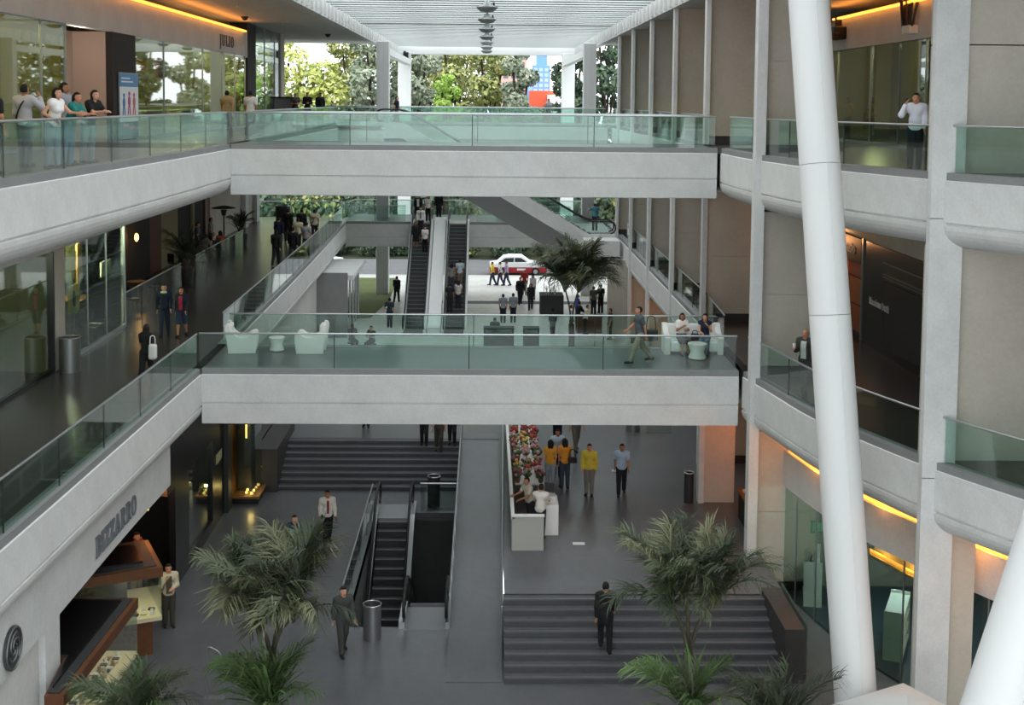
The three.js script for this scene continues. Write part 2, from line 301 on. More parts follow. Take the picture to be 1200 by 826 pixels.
// ------------------------------------------------------------ glass balustrades
function balustrade(label, pts, y, o = {}) {
  const { h = 1.03, pan = 3, rail = 0.028, railMat = mat.steel, glass = mat.glass, base = 0.1, t = 0.02 } = o;
  const g = thing('glass_balustrade', label, 'balustrade', [pts[0][0], y, pts[0][1]]);
  const acc = [0]; for (let i = 1; i < pts.length; i++) acc.push(acc[i - 1] + Math.hypot(pts[i][0] - pts[i - 1][0], pts[i][1] - pts[i - 1][1]));
  const L = acc.at(-1), at = (s) => { let i = 1; while (i < pts.length - 1 && acc[i] < s) i++; const k = (s - acc[i - 1]) / (acc[i] - acc[i - 1]); return [pts[i - 1][0] + (pts[i][0] - pts[i - 1][0]) * k, pts[i - 1][1] + (pts[i][1] - pts[i - 1][1]) * k]; };
  const n = Math.max(1, Math.round(L / pan));
  for (let i = 0; i < n; i++) {
    const a = at(L * i / n + 0.012), b = at(L * (i + 1) / n - 0.012);
    wpart(g, 'glass_panel', beam(V(a[0], y - base + (h + base) / 2, a[1]), V(b[0], y - base + (h + base) / 2, b[1]), t, h + base), glass);
    if (i) { const c = at(L * i / n); wpart(g, 'joint_seal', bx(c[0] - 0.012, c[0] + 0.012, y - 0.02, y + h, c[1] - 0.012, c[1] + 0.012), mat.seal); }
  }
  const R = []; for (let i = 1; i < pts.length; i++) R.push(bar(V(pts[i - 1][0], y + h + 0.01, pts[i - 1][1]), V(pts[i][0], y + h + 0.01, pts[i][1]), rail, 8));
  wpart(g, 'handrail', merge(R), railMat);
  return g;
}
const inset = (p, d) => p.map(([x, z]) => [x + d, z]);
balustrade('glass balustrade along the cafe-side top gallery', inset(edgeLN3.filter((p) => p[1] > 9), -0.14), Y3);
balustrade('glass balustrade along the cafe-side middle gallery', inset(edgeLN.filter((p) => p[1] > 9), -0.14), Y2);
balustrade('front glass balustrade of the top footbridge', [[-8.4, 41.75], [7.5, 41.75]], Y3, { pan: 4 });
balustrade('back glass balustrade of the top footbridge', [[-8.1, 45.25], [7.5, 45.25]], Y3, { pan: 4 });
balustrade('front glass balustrade of the middle footbridge', [[-8.4, 37.45], [7.5, 37.45]], Y2, { pan: 4 });
balustrade('back glass balustrade of the middle footbridge behind the white seats', [[-8.2, 40.95], [7.5, 40.95]], Y2, { pan: 4 });
balustrade('curved glass balustrade of the fin-side middle gallery', inset(edgeRN, 0.16), Y2);
balustrade('curved glass balustrade of the fin-side top gallery', inset(edgeRN3.slice(1), 0.16), Y3);
balustrade('glass balustrade of the cafe-side middle gallery beyond the footbridge', inset(edgeLF2.slice(0, -1), -0.14), Y2, { pan: 2 });
balustrade('glass balustrade of the fin-side middle gallery behind the fin columns', [[7.82, 41.2], [8.05, 46], [8.1, 72.5]], Y2, { pan: 2.6 });
balustrade('glass balustrade of the cafe-side top gallery beyond the footbridge', [[-8.4, 45.5], [-8.5, 73.2], [-6.2, 73.2]], Y3);
balustrade('glass balustrade of the fin-side top gallery behind the fin columns', [[7.9, 45.5], [8.1, 55], [8.1, 80.6]], Y3);
balustrade('glass balustrade on the near side of the rear top footbridge', [[-5.8, 80.7], [7.5, 80.7]], Y3, { pan: 3.4 });
balustrade('glass balustrade on the street side of the rear top footbridge', [[-14, 87.8], [7.5, 87.8]], Y3, { pan: 3.4 });
balustrade('glass balustrade of the rear middle footbridge beside the escalators', [[-9.2, 83.4], [-5.2, 83.4]], Y2, { pan: 2 });
balustrade('glass balustrade of the rear middle footbridge beside the square planter', [[-0.6, 83.4], [5.6, 83.4]], Y2, { pan: 2 });
balustrade('glass balustrade on the street side of the rear middle footbridge', [[-18, 86.2], [-9.2, 86.2], [-9, 88.3], [7.6, 88.3]], Y2, { pan: 3 });
balustrade('low glass fence of the cafe terrace near the shop window', [[-12.5, 44.5], [-12.5, 52.6]], Y2, { h: 1.15, pan: 2 });
balustrade('low glass fence of the cafe terrace near the patio heater', [[-12.5, 55.2], [-12.5, 66]], Y2, { h: 1.15, pan: 2 });
balustrade('glass guard beside the basement escalators', [[-3.85, 34.6], [-3.85, 43.9]], Y0, { h: 1, pan: 2.4 });
balustrade('glass guard behind the basement escalators', [[-2.2, 44.0], [-0.95, 44.0]], Y0, { h: 1, pan: 1.3 });
balustrade('glass strip along the dark cheek wall', [[8.06, 30.7], [8.06, 33.5]], Y0, { h: 1.5, pan: 3, railMat: mat.clearGlass });
// ramp rails
for (const [xa, xb, Za, Zb, lab] of [[-0.88, -0.84, 33.6, 50, 'steel handrail on posts beside the basement escalators'], [0.52, 0.76, 32.9, 50, 'steel handrail on posts beside the flower stall']]) {
  const yr = (Z) => (Z - 30.8) / 19.2 * 1.21, xr = (Z) => xa + (xb - xa) * (Z - Za) / (Zb - Za);
  const g = thing('ramp_rail', lab, 'handrail', [xa, yr(Za), Za]);
  wpart(g, 'handrail', merge([bar(V(xa, yr(Za) + 0.95, Za), V(xb, yr(Zb) + 0.95, Zb), 0.03), bar(V(xa, yr(Za) + 0.12, Za), V(xa, yr(Za) + 0.95, Za), 0.025)]), mat.steel);
  for (let Z = Za; Z <= Zb; Z += 1.8) wpart(g, 'post', bar(V(xr(Z), yr(Z), Z), V(xr(Z), yr(Z) + 0.93, Z), 0.02, 6), mat.steel);
  for (let Z = Za + 0.1; Z + 1.7 < Zb; Z += 1.8) wpart(g, 'glass_panel', beam(V(xr(Z), yr(Z) + 0.5, Z), V(xr(Z + 1.6), yr(Z + 1.6) + 0.5, Z + 1.6), 0.012, 0.6), mat.clearGlass);
}

// ------------------------------------------------------------ escalators (built along +x, foot of the incline at the origin)
function escalator(label, pos, turn, rise, o = {}) {
  const { clad = mat.steel, truss = true, side = 0.55, sideMat = mat.whiteSmooth, deep = 1.0 } = o;
  const t = thing('escalator', label, 'escalator', pos, turn), run = rise / Math.tan(Math.PI / 6), W = 0.52;
  const n = Math.ceil(rise / 0.2), sg = uvBox(new THREE.BoxGeometry(0.4, 0.26, 1.0)), eg = new THREE.BoxGeometry(0.03, 0.02, 1.0);
  for (let i = 0; i < n; i++) { const s = mesh('step', sg, mat.stepDark, t); s.position.set((i + 0.5) * run / n, (i + 1) * rise / n - 0.13, 0); const e = mesh('step_edge', eg, mat.steelBrush, s); e.position.set(-0.19, 0.125, 0); }
  mesh('landing_plate', bx(-1.5, 0.05, -0.12, 0.02, -0.6, 0.6), mat.steelBrush, t); mesh('landing_plate', bx(run - 0.05, run + 1.5, rise - 0.12, rise + 0.02, -0.6, 0.6), mat.steelBrush, t);
  const line = (h, e0, e1) => [[-e0, h], [0.1, h], [run - 0.1, rise + h], [run + e1, rise + h]];
  for (const s of [-1, 1]) {
    const z = s * (W + 0.06);
    const sk = new THREE.Shape(); const lo = line(truss ? -deep * 0.55 : -0.25, 1.4, 1.4), up = line(0.18, 1.4, 1.4).reverse();
    [...lo, ...up].forEach(([x, y], i) => (i ? sk.lineTo(x, y) : sk.moveTo(x, y)));
    const cg = new THREE.ExtrudeGeometry(sk, { depth: 0.16, bevelEnabled: false }); cg.translate(0, 0, z - 0.08 + s * 0.06); mesh('side_cladding', cg, sideMat, t);
    const gs = new THREE.Shape(); [...line(0.18, 1.2, 1.2), ...line(0.88, 1.2, 1.2).reverse()].forEach(([x, y], i) => (i ? gs.lineTo(x, y) : gs.moveTo(x, y)));
    const gg = new THREE.ExtrudeGeometry(gs, { depth: 0.012, bevelEnabled: false }); gg.translate(0, 0, z - 0.006); mesh('glass_side', gg, mat.clearGlass, t);
    const P = [[-1.15, 0.22], [-1.38, 0.32], [-1.45, 0.58], [-1.36, 0.82], [-1.1, 0.92], [-0.5, 0.92], [0.0, 0.95], [0.6, 1.2]], Q = [[run - 0.6, rise + 0.68], [run, rise + 0.9], [run + 0.5, rise + 0.92], [run + 1.1, rise + 0.92], [run + 1.36, rise + 0.82], [run + 1.45, rise + 0.58], [run + 1.38, rise + 0.32], [run + 1.15, rise + 0.22]];
    mesh('handrail', tube([...P, ...Q].map(([x, y]) => new THREE.Vector3(x, y, z)), 0.045, 90, 8), mat.rubber, t);
  }
  if (truss) { // inclined box below the steps, its lower half leaning inwards
    const a = -deep * 0.5, b = -deep * 1.55, zw = 0.72, zn = 0.3, v = [], X = [-1.4, 0.1, run - 0.1, run + 1.4], Yl = [0, 0, rise, rise];
    const q = (p) => { for (const k of [0, 1, 2, 0, 2, 3]) v.push(...p[k]); };
    for (let i = 0; i < 3; i++) for (const s of [-1, 1]) q([[X[i], Yl[i] + a, s * zw], [X[i + 1], Yl[i + 1] + a, s * zw], [X[i + 1], Yl[i + 1] + b, s * zn], [X[i], Yl[i] + b, s * zn]]);
    for (let i = 0; i < 3; i++) { q([[X[i], Yl[i] + b, -zn], [X[i + 1], Yl[i + 1] + b, -zn], [X[i + 1], Yl[i + 1] + b, zn], [X[i], Yl[i] + b, zn]]); q([[X[i], Yl[i] + a + 0.3, -0.6], [X[i + 1], Yl[i + 1] + a + 0.3, -0.6], [X[i + 1], Yl[i + 1] + a + 0.3, 0.6], [X[i], Yl[i] + a + 0.3, 0.6]]); }
    const g = new THREE.BufferGeometry(); g.setAttribute('position', new THREE.Float32BufferAttribute(v, 3)); g.computeVertexNormals(); g.setAttribute('uv', new THREE.Float32BufferAttribute(new Float32Array(v.length / 3 * 2), 2)); mesh('truss_casing', uvBox(g), mat.steelBrush, t);
  }
  return t;
}
escalator('rear escalator carrying people down from the rear footbridge', [-4.05, Y1, 73.2], Math.PI / 2, Y2 - Y1, { truss: true });
escalator('rear escalator carrying people up, beside the square planter side', [-1.75, Y1, 73.2], Math.PI / 2, Y2 - Y1);
solo('escalator_apron', 'white sloping panel between the two rear escalators', 'panel', (() => { const s = new THREE.Shape([[-1.2, -0.1], [0, -0.1], [9.1, 5.15], [10.3, 5.15], [10.3, 5.55], [9.0, 5.55], [-0.1, 0.3], [-1.2, 0.3]].map(([x, y]) => new THREE.Vector2(x, y))); const g = new THREE.ExtrudeGeometry(s, { depth: 0.74, bevelEnabled: false }); g.translate(0, 0, -0.37); g.rotateY(Math.PI / 2); return g; })(), mat.whiteSmooth, [-2.9, Y1, 73.2]);
escalator('escalator crossing sideways from the middle level up to the top gallery', [6.2, Y2, 75.2], Math.PI, Y3 - Y2, { deep: 1.35, sideMat: mat.white });
escalator('basement escalator with visible grey steps, beside the glass guard', [-3.07, -4.6, 35.3], Math.PI / 2, 4.6, { truss: false, sideMat: mat.steel });
escalator('basement escalator sinking into the dark pit beside the ramp', [-1.56, -4.6, 43.4], -Math.PI / 2, 4.6, { truss: false, sideMat: mat.steel });

// ------------------------------------------------------------ left shops
function shopRoom(label, x0, x1, y0, y1, Za, Zb, wallMat, floorMat = mat.granite) { // back wall, end walls, ceiling of a shop; x1 is the back
  const g = structGroup('shop_interior', label), s = Math.sign(x1);
  mesh('back_wall', bx(x1, x1 + s * 0.1, y0, y1, Za, Zb), wallMat, g); mesh('side_wall', bx(x0, x1, y0, y1, Za - 0.1, Za), wallMat, g); mesh('side_wall', bx(x0, x1, y0, y1, Zb, Zb + 0.1), wallMat, g); return g;
}
function glazing(label, X, y0, y1, cuts, frameMat = mat.steelBrush, w = 0.04) {
  const g = structGroup('window', label);
  for (let i = 0; i + 1 < cuts.length; i++) { mesh('pane', bx(X - 0.008, X + 0.008, y0, y1, cuts[i] + 0.015, cuts[i + 1] - 0.015), mat.shopGlass, g); }
  for (const z of cuts) mesh('mullion', bx(X - w, X + w, y0, y1, z - w * 0.5, z + w * 0.5), frameMat, g);
  mesh('sill', bx(X - 0.06, X + 0.06, y0, y0 + 0.1, cuts[0], cuts.at(-1)), frameMat, g); return g;
}
// top level
{ const g = structGroup('wall_left', 'grey sign band above the cafe-side top shops'); mesh('sign_band', bx(-12.75, -12.45, 16.55, 17.75, -4, 66.9), mat.ceil, g); mesh('band_end', bx(-14, -12.4, 16.5, 17.8, 66.7, 66.95), mat.white, g); }
struct('ceiling', bx(-24, -12.9, 17.6, 17.7, -4, 69), mat.ceil, 'ceiling inside the cafe-side top shops');
glazing('tall shop window behind the leaning visitors', -12.5, Y3, 16.55, [14, 20, 26, 32, 36.3, 38.4]);
glazing('tall shop window with yellow boards inside', -12.5, Y3, 16.55, [45.7, 50, 56.8, 61, 64, 66.7]);
glazing('tall windows at the rear end of the cafe-side top gallery', -12.5, Y3, YS, [69.4, 72.6, 76, 78]);
struct('wall_left', bx(-13.9, -12.62, Y3, 16.55, 42.85, 42.95), M('#bda594', 0.8), 'pinkish return wall beside the dark pier');
struct('pillar', bx(-12.62, -12.4, Y3, 16.55, 42.9, 45.7), mat.darkWall, 'dark brown pier carrying the poster');
struct('pillar', bx(-13.3, -12.4, Y3, YS, 66.95, 69.4), mat.darkWall, 'dark brown pier beside the sign band');
struct('pillar', bx(-13.1, -12.4, Y3, YS, 78, 79.2), mat.beige, 'stone pier at the end of the cafe-side top gallery');
struct('wall_left', bx(-13.9, -13.7, Y3, 16.55, 38.4, 42.9), M('#bda594', 0.8), 'pinkish recessed wall between the cafe-side top shops');
pointLight('#ffeedd', 4.5, [-12.9, 16.2, 40.2], 3);
struct('door_1', bx(-13.7, -12.5, Y3, 16.55, 38.36, 38.44), M('#bda594', 0.8));
shopRoom('interior of the yellow shop behind the leaning visitors', -12.6, -18, Y3, 17.6, 14, 38.3, M('#b5a24a', 0.8));
shopRoom('interior of the shop with yellow boards', -12.6, -18.5, Y3, 17.6, 45.8, 66.6, M('#8f8a62', 0.8));
{ // cove light above the sign band
  const s = thing('cove_light', 'long warm cove light above the cafe-side top sign band', 'light', [-12.35, 17.78, 55]);
  wpart(s, 'glowing_strip', bx(-12.42, -12.25, 17.76, 17.84, 24, 66), mat.cove);
  areaLight('#ff9d3c', 6, 42, 0.16, [-12.3, 17.9, 45], [-12.0, 18.3, 45]);
}
for (const [Z, y, w, h, c, lab] of [[30, 14.6, 3.2, 1.6, '#d8b13c', 'yellow board hanging in the shop behind the leaning visitors'], [34.6, 14.2, 1.8, 2.4, '#7c8a90', 'grey picture board in the shop behind the leaning visitors'], [50.5, 15.4, 2.6, 0.95, '#d39a2e', 'orange-yellow hanging board in the window near the poster pier'], [56.5, 15.3, 3, 0.8, '#c9a12c', 'yellow hanging board further along the same shop window']]) {
  const t = thing('hanging_board', lab, 'sign board', [-13.6, y, Z]); wpart(t, 'board', bx(-13.63, -13.57, y - h / 2, y + h / 2, Z - w / 2, Z + w / 2), M(c, 0.6)); for (const k of [-0.4, 0.4]) wpart(t, 'wire', bar(V(-13.6, y + h / 2, Z + k * w), V(-13.6, 17.6, Z + k * w), 0.012, 5), mat.steelBrush);
}
{ const t = thing('hanging_board', 'small red board with a white square between the yellow boards', 'sign board', [-13.5, 15.6, 53.4]); wpart(t, 'board', bx(-13.53, -13.47, 15.2, 16, 52.9, 53.9), M('#8c2020', 0.6)); wpart(t, 'panel', bx(-13.46, -13.44, 15.1, 15.8, 54.1, 54.6), mat.plasticWhite); }
for (const [Z, lab] of [[48.5, 'white shop counter near the poster pier'], [54, 'white shop counter below the yellow boards'], [60, 'white shop counter near the rear of the top shop window']]) {
  const t = thing('shop_counter', lab, 'counter', [-14.2, Y3, Z], 0, 'white counters in the cafe-side top shop'); wpart(t, 'cabinet', bx(-14.7, -13.8, Y3, Y3 + 0.9, Z - 1.6, Z + 1.6), mat.cream); wpart(t, 'counter_top', bx(-14.75, -13.75, Y3 + 0.9, Y3 + 0.95, Z - 1.65, Z + 1.65), mat.plasticWhite);
}
for (const Z of [26, 31, 50, 56, 62]) { const t = thing('ceiling_spot', 'small warm ceiling spot in the cafe-side top shops', 'lamp', [-14, 17.45, Z], 0, 'ceiling spots in the cafe-side top shops'); mesh('housing', cyl(0.1, 0.1, 0.12), mat.steelBrush, t); mesh('bulb', cyl(0.07, 0.08, 0.03, 0, -0.02, 0), mat.lampWarm, t); pointLight('#ffdca0', 60, [-14, 17.3, Z], 4); }
{ // poster
  const cv = document.createElement('canvas'); cv.width = 128; cv.height = 224; const c = cv.getContext('2d');
  c.fillStyle = '#e6ecee'; c.fillRect(0, 0, 128, 224); c.fillStyle = '#3f86b8'; c.fillRect(0, 0, 128, 46); c.fillStyle = '#d9e6ee'; c.fillRect(12, 14, 60, 5); c.fillRect(12, 26, 80, 5);
  const fig = (x, y, s, col) => { c.fillStyle = col; c.beginPath(); c.arc(x, y, 7 * s, 0, 7); c.fill(); c.beginPath(); c.ellipse(x, y + 26 * s, 9 * s, 20 * s, 0, 0, 7); c.fill(); c.beginPath(); c.ellipse(x - 6 * s, y + 58 * s, 4 * s, 20 * s, 0.1, 0, 7); c.ellipse(x + 6 * s, y + 58 * s, 4 * s, 20 * s, -0.1, 0, 7); c.fill(); };
  fig(28, 76, 1, '#2a6da8'); fig(64, 70, 1.05, '#b03070'); fig(98, 74, 1, '#c8474f'); c.fillStyle = '#27506e'; c.fillRect(0, 168, 128, 56); c.fillStyle = '#c0546a'; c.fillRect(20, 176, 40, 10); c.fillRect(70, 184, 36, 12);
  const tx = new THREE.CanvasTexture(cv); tx.colorSpace = THREE.SRGBColorSpace;
  const t = thing('poster', 'blue and white poster with coloured dancing figures on the dark pier', 'poster', [-12.36, Y3, 44.6]);
  const g = new THREE.PlaneGeometry(2.3, 2.2); g.rotateY(Math.PI / 2); g.translate(0.025, 1.2, 0); mesh('print', g, new THREE.MeshStandardMaterial({ map: tx, roughness: 0.5 }), t); mesh('panel', (() => { const b = new THREE.BoxGeometry(0.04, 2.26, 2.36); b.translate(0, 1.2, 0); return b; })(), mat.steelBrush, t);
}
// middle level, left
struct('wall_left', bx(-12.75, -12.45, 9.95, 11.3, -4, 44.3), mat.ceil, 'bulkhead over the cafe-side middle shops');
glazing('dark framed shop window of the cafe-side middle gallery', -12.5, Y2, 9.95, [16, 22, 28, 32.4, 36.8], mat.black, 0.1);
struct('pillar', bx(-13.1, -12.4, Y2, 9.95, 36.9, 37.75), mat.beige, 'beige pier between the cafe-side middle shop windows');
glazing('shop window with cream and yellow displays', -12.5, Y2, 9.95, [37.75, 40.2, 42.2, 44.3], mat.steel, 0.025);
shopRoom('interior of the dark framed cafe-side middle shop', -12.6, -18, Y2, 11.25, 16, 36.85, M('#6d6a58', 0.85));
shopRoom('interior of the shop with cream displays', -12.6, -17, Y2, 11.25, 37.8, 44.3, M('#8b8264', 0.85));
pointLight('#fff0cc', 60 * 1.0, [-13.75, 9.6, 41.9], 4);
pointLight('#fff0cc', 60 * 0.8, [-14.5, 9.7, 31], 4);
for (const [x, y, Z, w, h, c, lab] of [[-13.3, 9.1, 41.0, 0.9, 1.2, '#d9cc9a', 'upper cream display board behind the bin'], [-13.25, 7.9, 41.2, 1.0, 0.9, '#d8bf5a', 'lower yellow display board with a black oval behind the bin'], [-13.6, 9.0, 42.9, 0.5, 1.7, '#8d6b3a', 'narrow brown display board in the cream shop'], [-12.9, 8.6, 43.5, 1.1, 0.5, '#e8e6da', 'white curved notice hanging in the cream shop window']]) {
  const t = thing('display_board', lab, 'display', [x, y, Z]); wpart(t, 'board', bx(x - 0.03, x + 0.03, y - h / 2, y + h / 2, Z - w / 2, Z + w / 2), M(c, 0.6)); wpart(t, 'stand', bar(V(x, Y2, Z), V(x, y - h / 2, Z), 0.025, 6), mat.steelBrush);
}
{ const o = cyl(0.25, 0.25, 0.02, 0, 0, 0, 24); o.scale(1, 1, 0.5); o.rotateZ(Math.PI / 2); solo('oval_sign', 'small black oval on the yellow display board', 'sign', o, mat.black, [-13.19, 7.9, 41.1]); }
for (const [Z, lab] of [[41.9, 'bulky dark armchair in the cream shop window'], [42.8, 'dark stool in the cream shop window']]) { const t = thing('shop_chair', lab, 'chair', [-12.98, Y2, Z]); mesh('seat', rbx(0.7, 0.45, 0.8, 0.08, 0, 0.24, 0), mat.black, t); mesh('backrest', rbx(0.18, 0.6, 0.8, 0.08, -0.3, 0.65, 0), mat.black, t); }
{ const t = thing('shop_table', 'pale table with gleaming bowls in the cream shop window', 'table', [-13.9, Y2, 43.2]); mesh('table_top', rbx(0.9, 0.05, 1.3, 0.02, 0, 1.15, 0), mat.woodPale, t); for (const [a, b] of [[-0.35, -0.55], [0.35, -0.55], [-0.35, 0.55], [0.35, 0.55]]) mesh('leg', cyl(0.03, 0.03, 1.13, a, 0, b, 8), mat.steelBrush, t);
  for (const [b, l] of [[-0.3, 'steel bowl on the pale shop table, towards the bin'], [0.25, 'steel bowl on the pale shop table, towards the cafe']]) { const s = new THREE.SphereGeometry(0.17, 18, 10, 0, 6.3, 0, 1.6); s.rotateX(Math.PI); solo('bowl', l, 'bowl', s, mat.steel, [-13.9, Y2 + 1.35, 43.2 - b]); } }
// cafe terrace walls
{ const g = structGroup('wall_left', 'wall behind the cafe terrace with dark doorways');
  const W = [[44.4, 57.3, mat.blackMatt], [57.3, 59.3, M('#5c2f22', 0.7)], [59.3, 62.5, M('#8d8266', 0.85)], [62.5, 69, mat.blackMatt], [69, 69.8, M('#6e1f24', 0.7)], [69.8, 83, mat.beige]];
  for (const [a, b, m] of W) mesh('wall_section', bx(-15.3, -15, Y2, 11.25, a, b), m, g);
  mesh('door_post', bx(-15, -14.9, Y2, 11.25, 65.2, 65.7), M('#8d8266', 0.85), g); mesh('door_post', bx(-15, -14.9, Y2, 11.25, 68.2, 68.7), mat.wood, g);
  for (const z of [78.5, 82.4]) mesh('pilaster', bx(-15.1, -14.7, Y2, 11.25, z, z + 1), mat.white, g); mesh('side_wall', bx(-15.3, -12.5, Y2, 11.25, 44.3, 44.5), mat.ceil, g); }
{ const t = thing('wall_lamp', 'small glowing lamp on the dark cafe wall', 'lamp', [-14.7, 8.5, 54]); mesh('bracket', bx(-0.3, 0, 0, 0.04, -0.02, 0.02), mat.black, t); mesh('bulb', (() => { const s = new THREE.SphereGeometry(0.09, 12, 10); s.scale(1, 2, 1); return s; })(), mat.lampWarm, t); pointLight('#ffb060', 2, [-14.55, 8.5, 54]); }
// ground level, left: curved sign fascia with lettering
const signPath = smoothPath([[-9.05, 12], [-9.0, 24], [-8.98, 32], [-8.9, 35.9]], 14);
{ const g = structGroup('wall_left', 'long grey sign fascia under the cafe-side middle gallery'); mesh('fascia', sweep(signPath, [[0.16, 4.8], [0, 4.8], [0, 3.4], [0.16, 3.4], [0.16, 4.8]], -1), mat.white, g); mesh('fascia_end', bx(-9.06, -8.9, 3.4, 4.8, 35.88, 35.94), mat.white, g); }
const serif = await new FontLoader().loadAsync('fonts/droid/droid_serif_bold.typeface.json'), sans = await new FontLoader().loadAsync('fonts/droid/droid_sans_regular.typeface.json'), serifR = await new FontLoader().loadAsync('fonts/droid/droid_serif_regular.typeface.json');
function letters(name, label, text, size, font, m, pos, turn, sx = 1, depth = 0.03, gap = 0) {
  const t = thing(name, label, 'sign', pos, turn); let x = 0;
  for (const ch of text) { if (ch === ' ') { x += size * 0.35 * sx; continue; } const g = new TextGeometry(ch, { font, size, depth, curveSegments: 5, bevelEnabled: false }); g.computeBoundingBox(); const w = g.boundingBox.max.x; g.scale(sx, 1, 1); g.translate(x, 0, 0); mesh('letter', g, m, t); x += (w + size * 0.1) * sx + gap; }
  t.userData.width = x; return t;
}
// fascia runs away from the camera: text reads from near to far when seen from the court
letters('shop_sign', 'raised grey serif lettering on the cafe-side ground sign fascia', 'BIZZARRO', 0.5, serif, M('#70757a', 0.5), [-8.98, 3.7, 29.2], Math.PI / 2, 0.86, 0.04);
{ const t = thing('emblem', 'round dark emblem with curled monogram on the grey fascia', 'emblem', [-8.96, 3.88, 23.95], 0); const d = cyl(0.42, 0.42, 0.05, 0, -0.025, 0, 40); d.rotateZ(-Math.PI / 2); mesh('disc', d, M('#3e4244', 0.4), t); const r = new THREE.TorusGeometry(0.39, 0.02, 8, 40); r.rotateY(Math.PI / 2); r.translate(0.035, 0, 0); mesh('rim', r, mat.steelBrush, t);
  for (const [a, s] of [[0, 1], [2.1, 1], [4.2, 1]]) { const c = tube(Array.from({ length: 12 }, (_, i) => { const q = i / 11, an = a + q * 4, R = 0.06 + 0.24 * q * s; return new THREE.Vector3(0.04, R * Math.sin(an), R * Math.cos(an)); }), 0.022, 30, 6); mesh('curl', c, mat.steelBrush, t); } }
struct('pillar', bx(-9.3, -9.02, 0, 3.4, 25.9, 26.8), mat.white, 'white pier under the lettered sign fascia');
struct('wall_left', bx(-9.4, -9.15, 0, 3.4, 12, 25.85), mat.ceil, 'grey wall under the lettered sign fascia');
// black boutique front
{ const g = structGroup('wall_left', 'black boutique front beyond the sign fascia');
  mesh('front_panel', bx(-9.2, -9.0, 3.05, 4.8, 35.95, 43.8), mat.black, g); mesh('front_panel', bx(-9.2, -9.0, 0, 3.05, 36.9, 38.6), mat.black, g); mesh('front_panel', bx(-9.2, -9.0, 0, 3.05, 42, 43.8), mat.black, g); mesh('front_panel', bx(-9.2, -9.0, 0, 0.35, 38.6, 42), mat.black, g);
  mesh('end_pier', bx(-9.4, -8.85, 0, 4.8, 43.8, 44.4), mat.charcoal, g); mesh('back_wall', bx(-11.2, -11, 0, 4.8, 35, 44), mat.blackMatt, g); mesh('side_wall', bx(-11, -9.2, 0, 4.8, 38.4, 38.6), mat.blackMatt, g); mesh('ceiling_panel', bx(-20, -9.2, 4.72, 4.78, 14, 46), mat.blackMatt, g); mesh('pane', bx(-9.11, -9.09, 0.35, 3.05, 38.6, 42), mat.shopGlass, g); mesh('deep_wall', bx(-20, -19.8, 0, 4.8, 14, 46), mat.blackMatt, g); mesh('deep_wall', bx(-20, -9.4, 0, 4.8, 45.9, 46.1), mat.blackMatt, g); }
solo('price_card', 'small pale card fixed to the black boutique front', 'card', new THREE.BoxGeometry(0.02, 0.32, 0.9), M('#a9a77f', 0.6), [-8.98, 2.25, 42.9]);
pointLight('#ffe2b0', 12, [-9.45, 2.95, 39.7], 3); pointLight('#ff9a50', 1.2, [-9.3, 2.9, 34.9], 3);
for (const [x, Z, l] of [[-9.45, 39.7, 'small spot above the mannequin in the white jacket'], [-9.3, 34.9, 'small spot above the mannequin in the red top']]) { const t = thing('ceiling_spot', l, 'lamp', [x, 3.0, Z]); mesh('bulb', cyl(0.05, 0.06, 0.04), mat.lampWarm, t); mesh('stem', cyl(0.015, 0.015, 1.7, 0, 0.04, 0, 6), mat.black, t); }
// lit display case beside the rear stairs
{ const t = thing('display_case', 'dark glass display case with glowing spots beside the rear stairs', 'display case', [-8.45, 0, 45.2], 0);
  mesh('plinth', bx(-0.45, 0.45, 0, 0.22, -0.4, 0.95), mat.black, t); mesh('deck', bx(-0.5, 0.5, 0.22, 0.3, -0.5, 1.05), mat.woodPale, t); mesh('case_back', bx(-0.5, -0.44, 0.3, 3.6, -0.5, 1.0), mat.wood, t); mesh('case_glass', bx(-0.45, 0.35, 0.3, 2.9, -0.45, -0.43), mat.shopGlass, t); mesh('case_side', bx(0.34, 0.36, 0.3, 2.9, -0.42, 0.95), mat.shopGlass, t); mesh('case_top', bx(-0.5, 0.45, 2.9, 3.6, -0.5, 1.0), mat.black, t); mesh('inner_core', bx(-0.42, 0.1, 0.3, 2.9, 0.2, 0.9), mat.darkWall, t);
  for (const [x, Z] of [[0.2, -0.3], [0.22, 0.05], [0.24, 0.4], [0.26, 0.75], [0.0, -0.2], [-0.02, 0.12]]) { const b = new THREE.SphereGeometry(0.05, 10, 8); b.translate(x, 0.36, -Z); mesh('spot', b, mat.lampWarm, t); }
  pointLight('#ffc27a', 1.5, [-8.3, 0.6, 45.0], 2); }
for (const [x, y, Z, h, lab] of [[-8.5, 2.25, 45.3, 1.1, 'longest glowing pendant tube over the display case'], [-8.42, 2.5, 45.6, 1.0, 'middle glowing pendant tube over the display case'], [-8.32, 2.75, 45.9, 0.85, 'shortest glowing pendant tube over the display case']]) { const t = thing('pendant_tube', lab, 'lamp', [x, y, Z]); mesh('tube', cyl(0.035, 0.035, h, 0, 0, 0, 10), mat.lampWarm, t); mesh('cord', cyl(0.006, 0.006, Math.max(0.1, 4.8 - y - h), 0, h, 0, 5), mat.black, t); pointLight('#ffc27a', 0.8, [x + 0.08, y + h / 2, Z], 2); }
letters('shop_sign', 'thin dark letters at the far end of the cafe-side top sign band', 'JULIO', 0.52, serifR, M('#4a4641', 0.6), [-12.43, 16.85, 60.2], Math.PI / 2, 1.3, 0.03, 0.12);
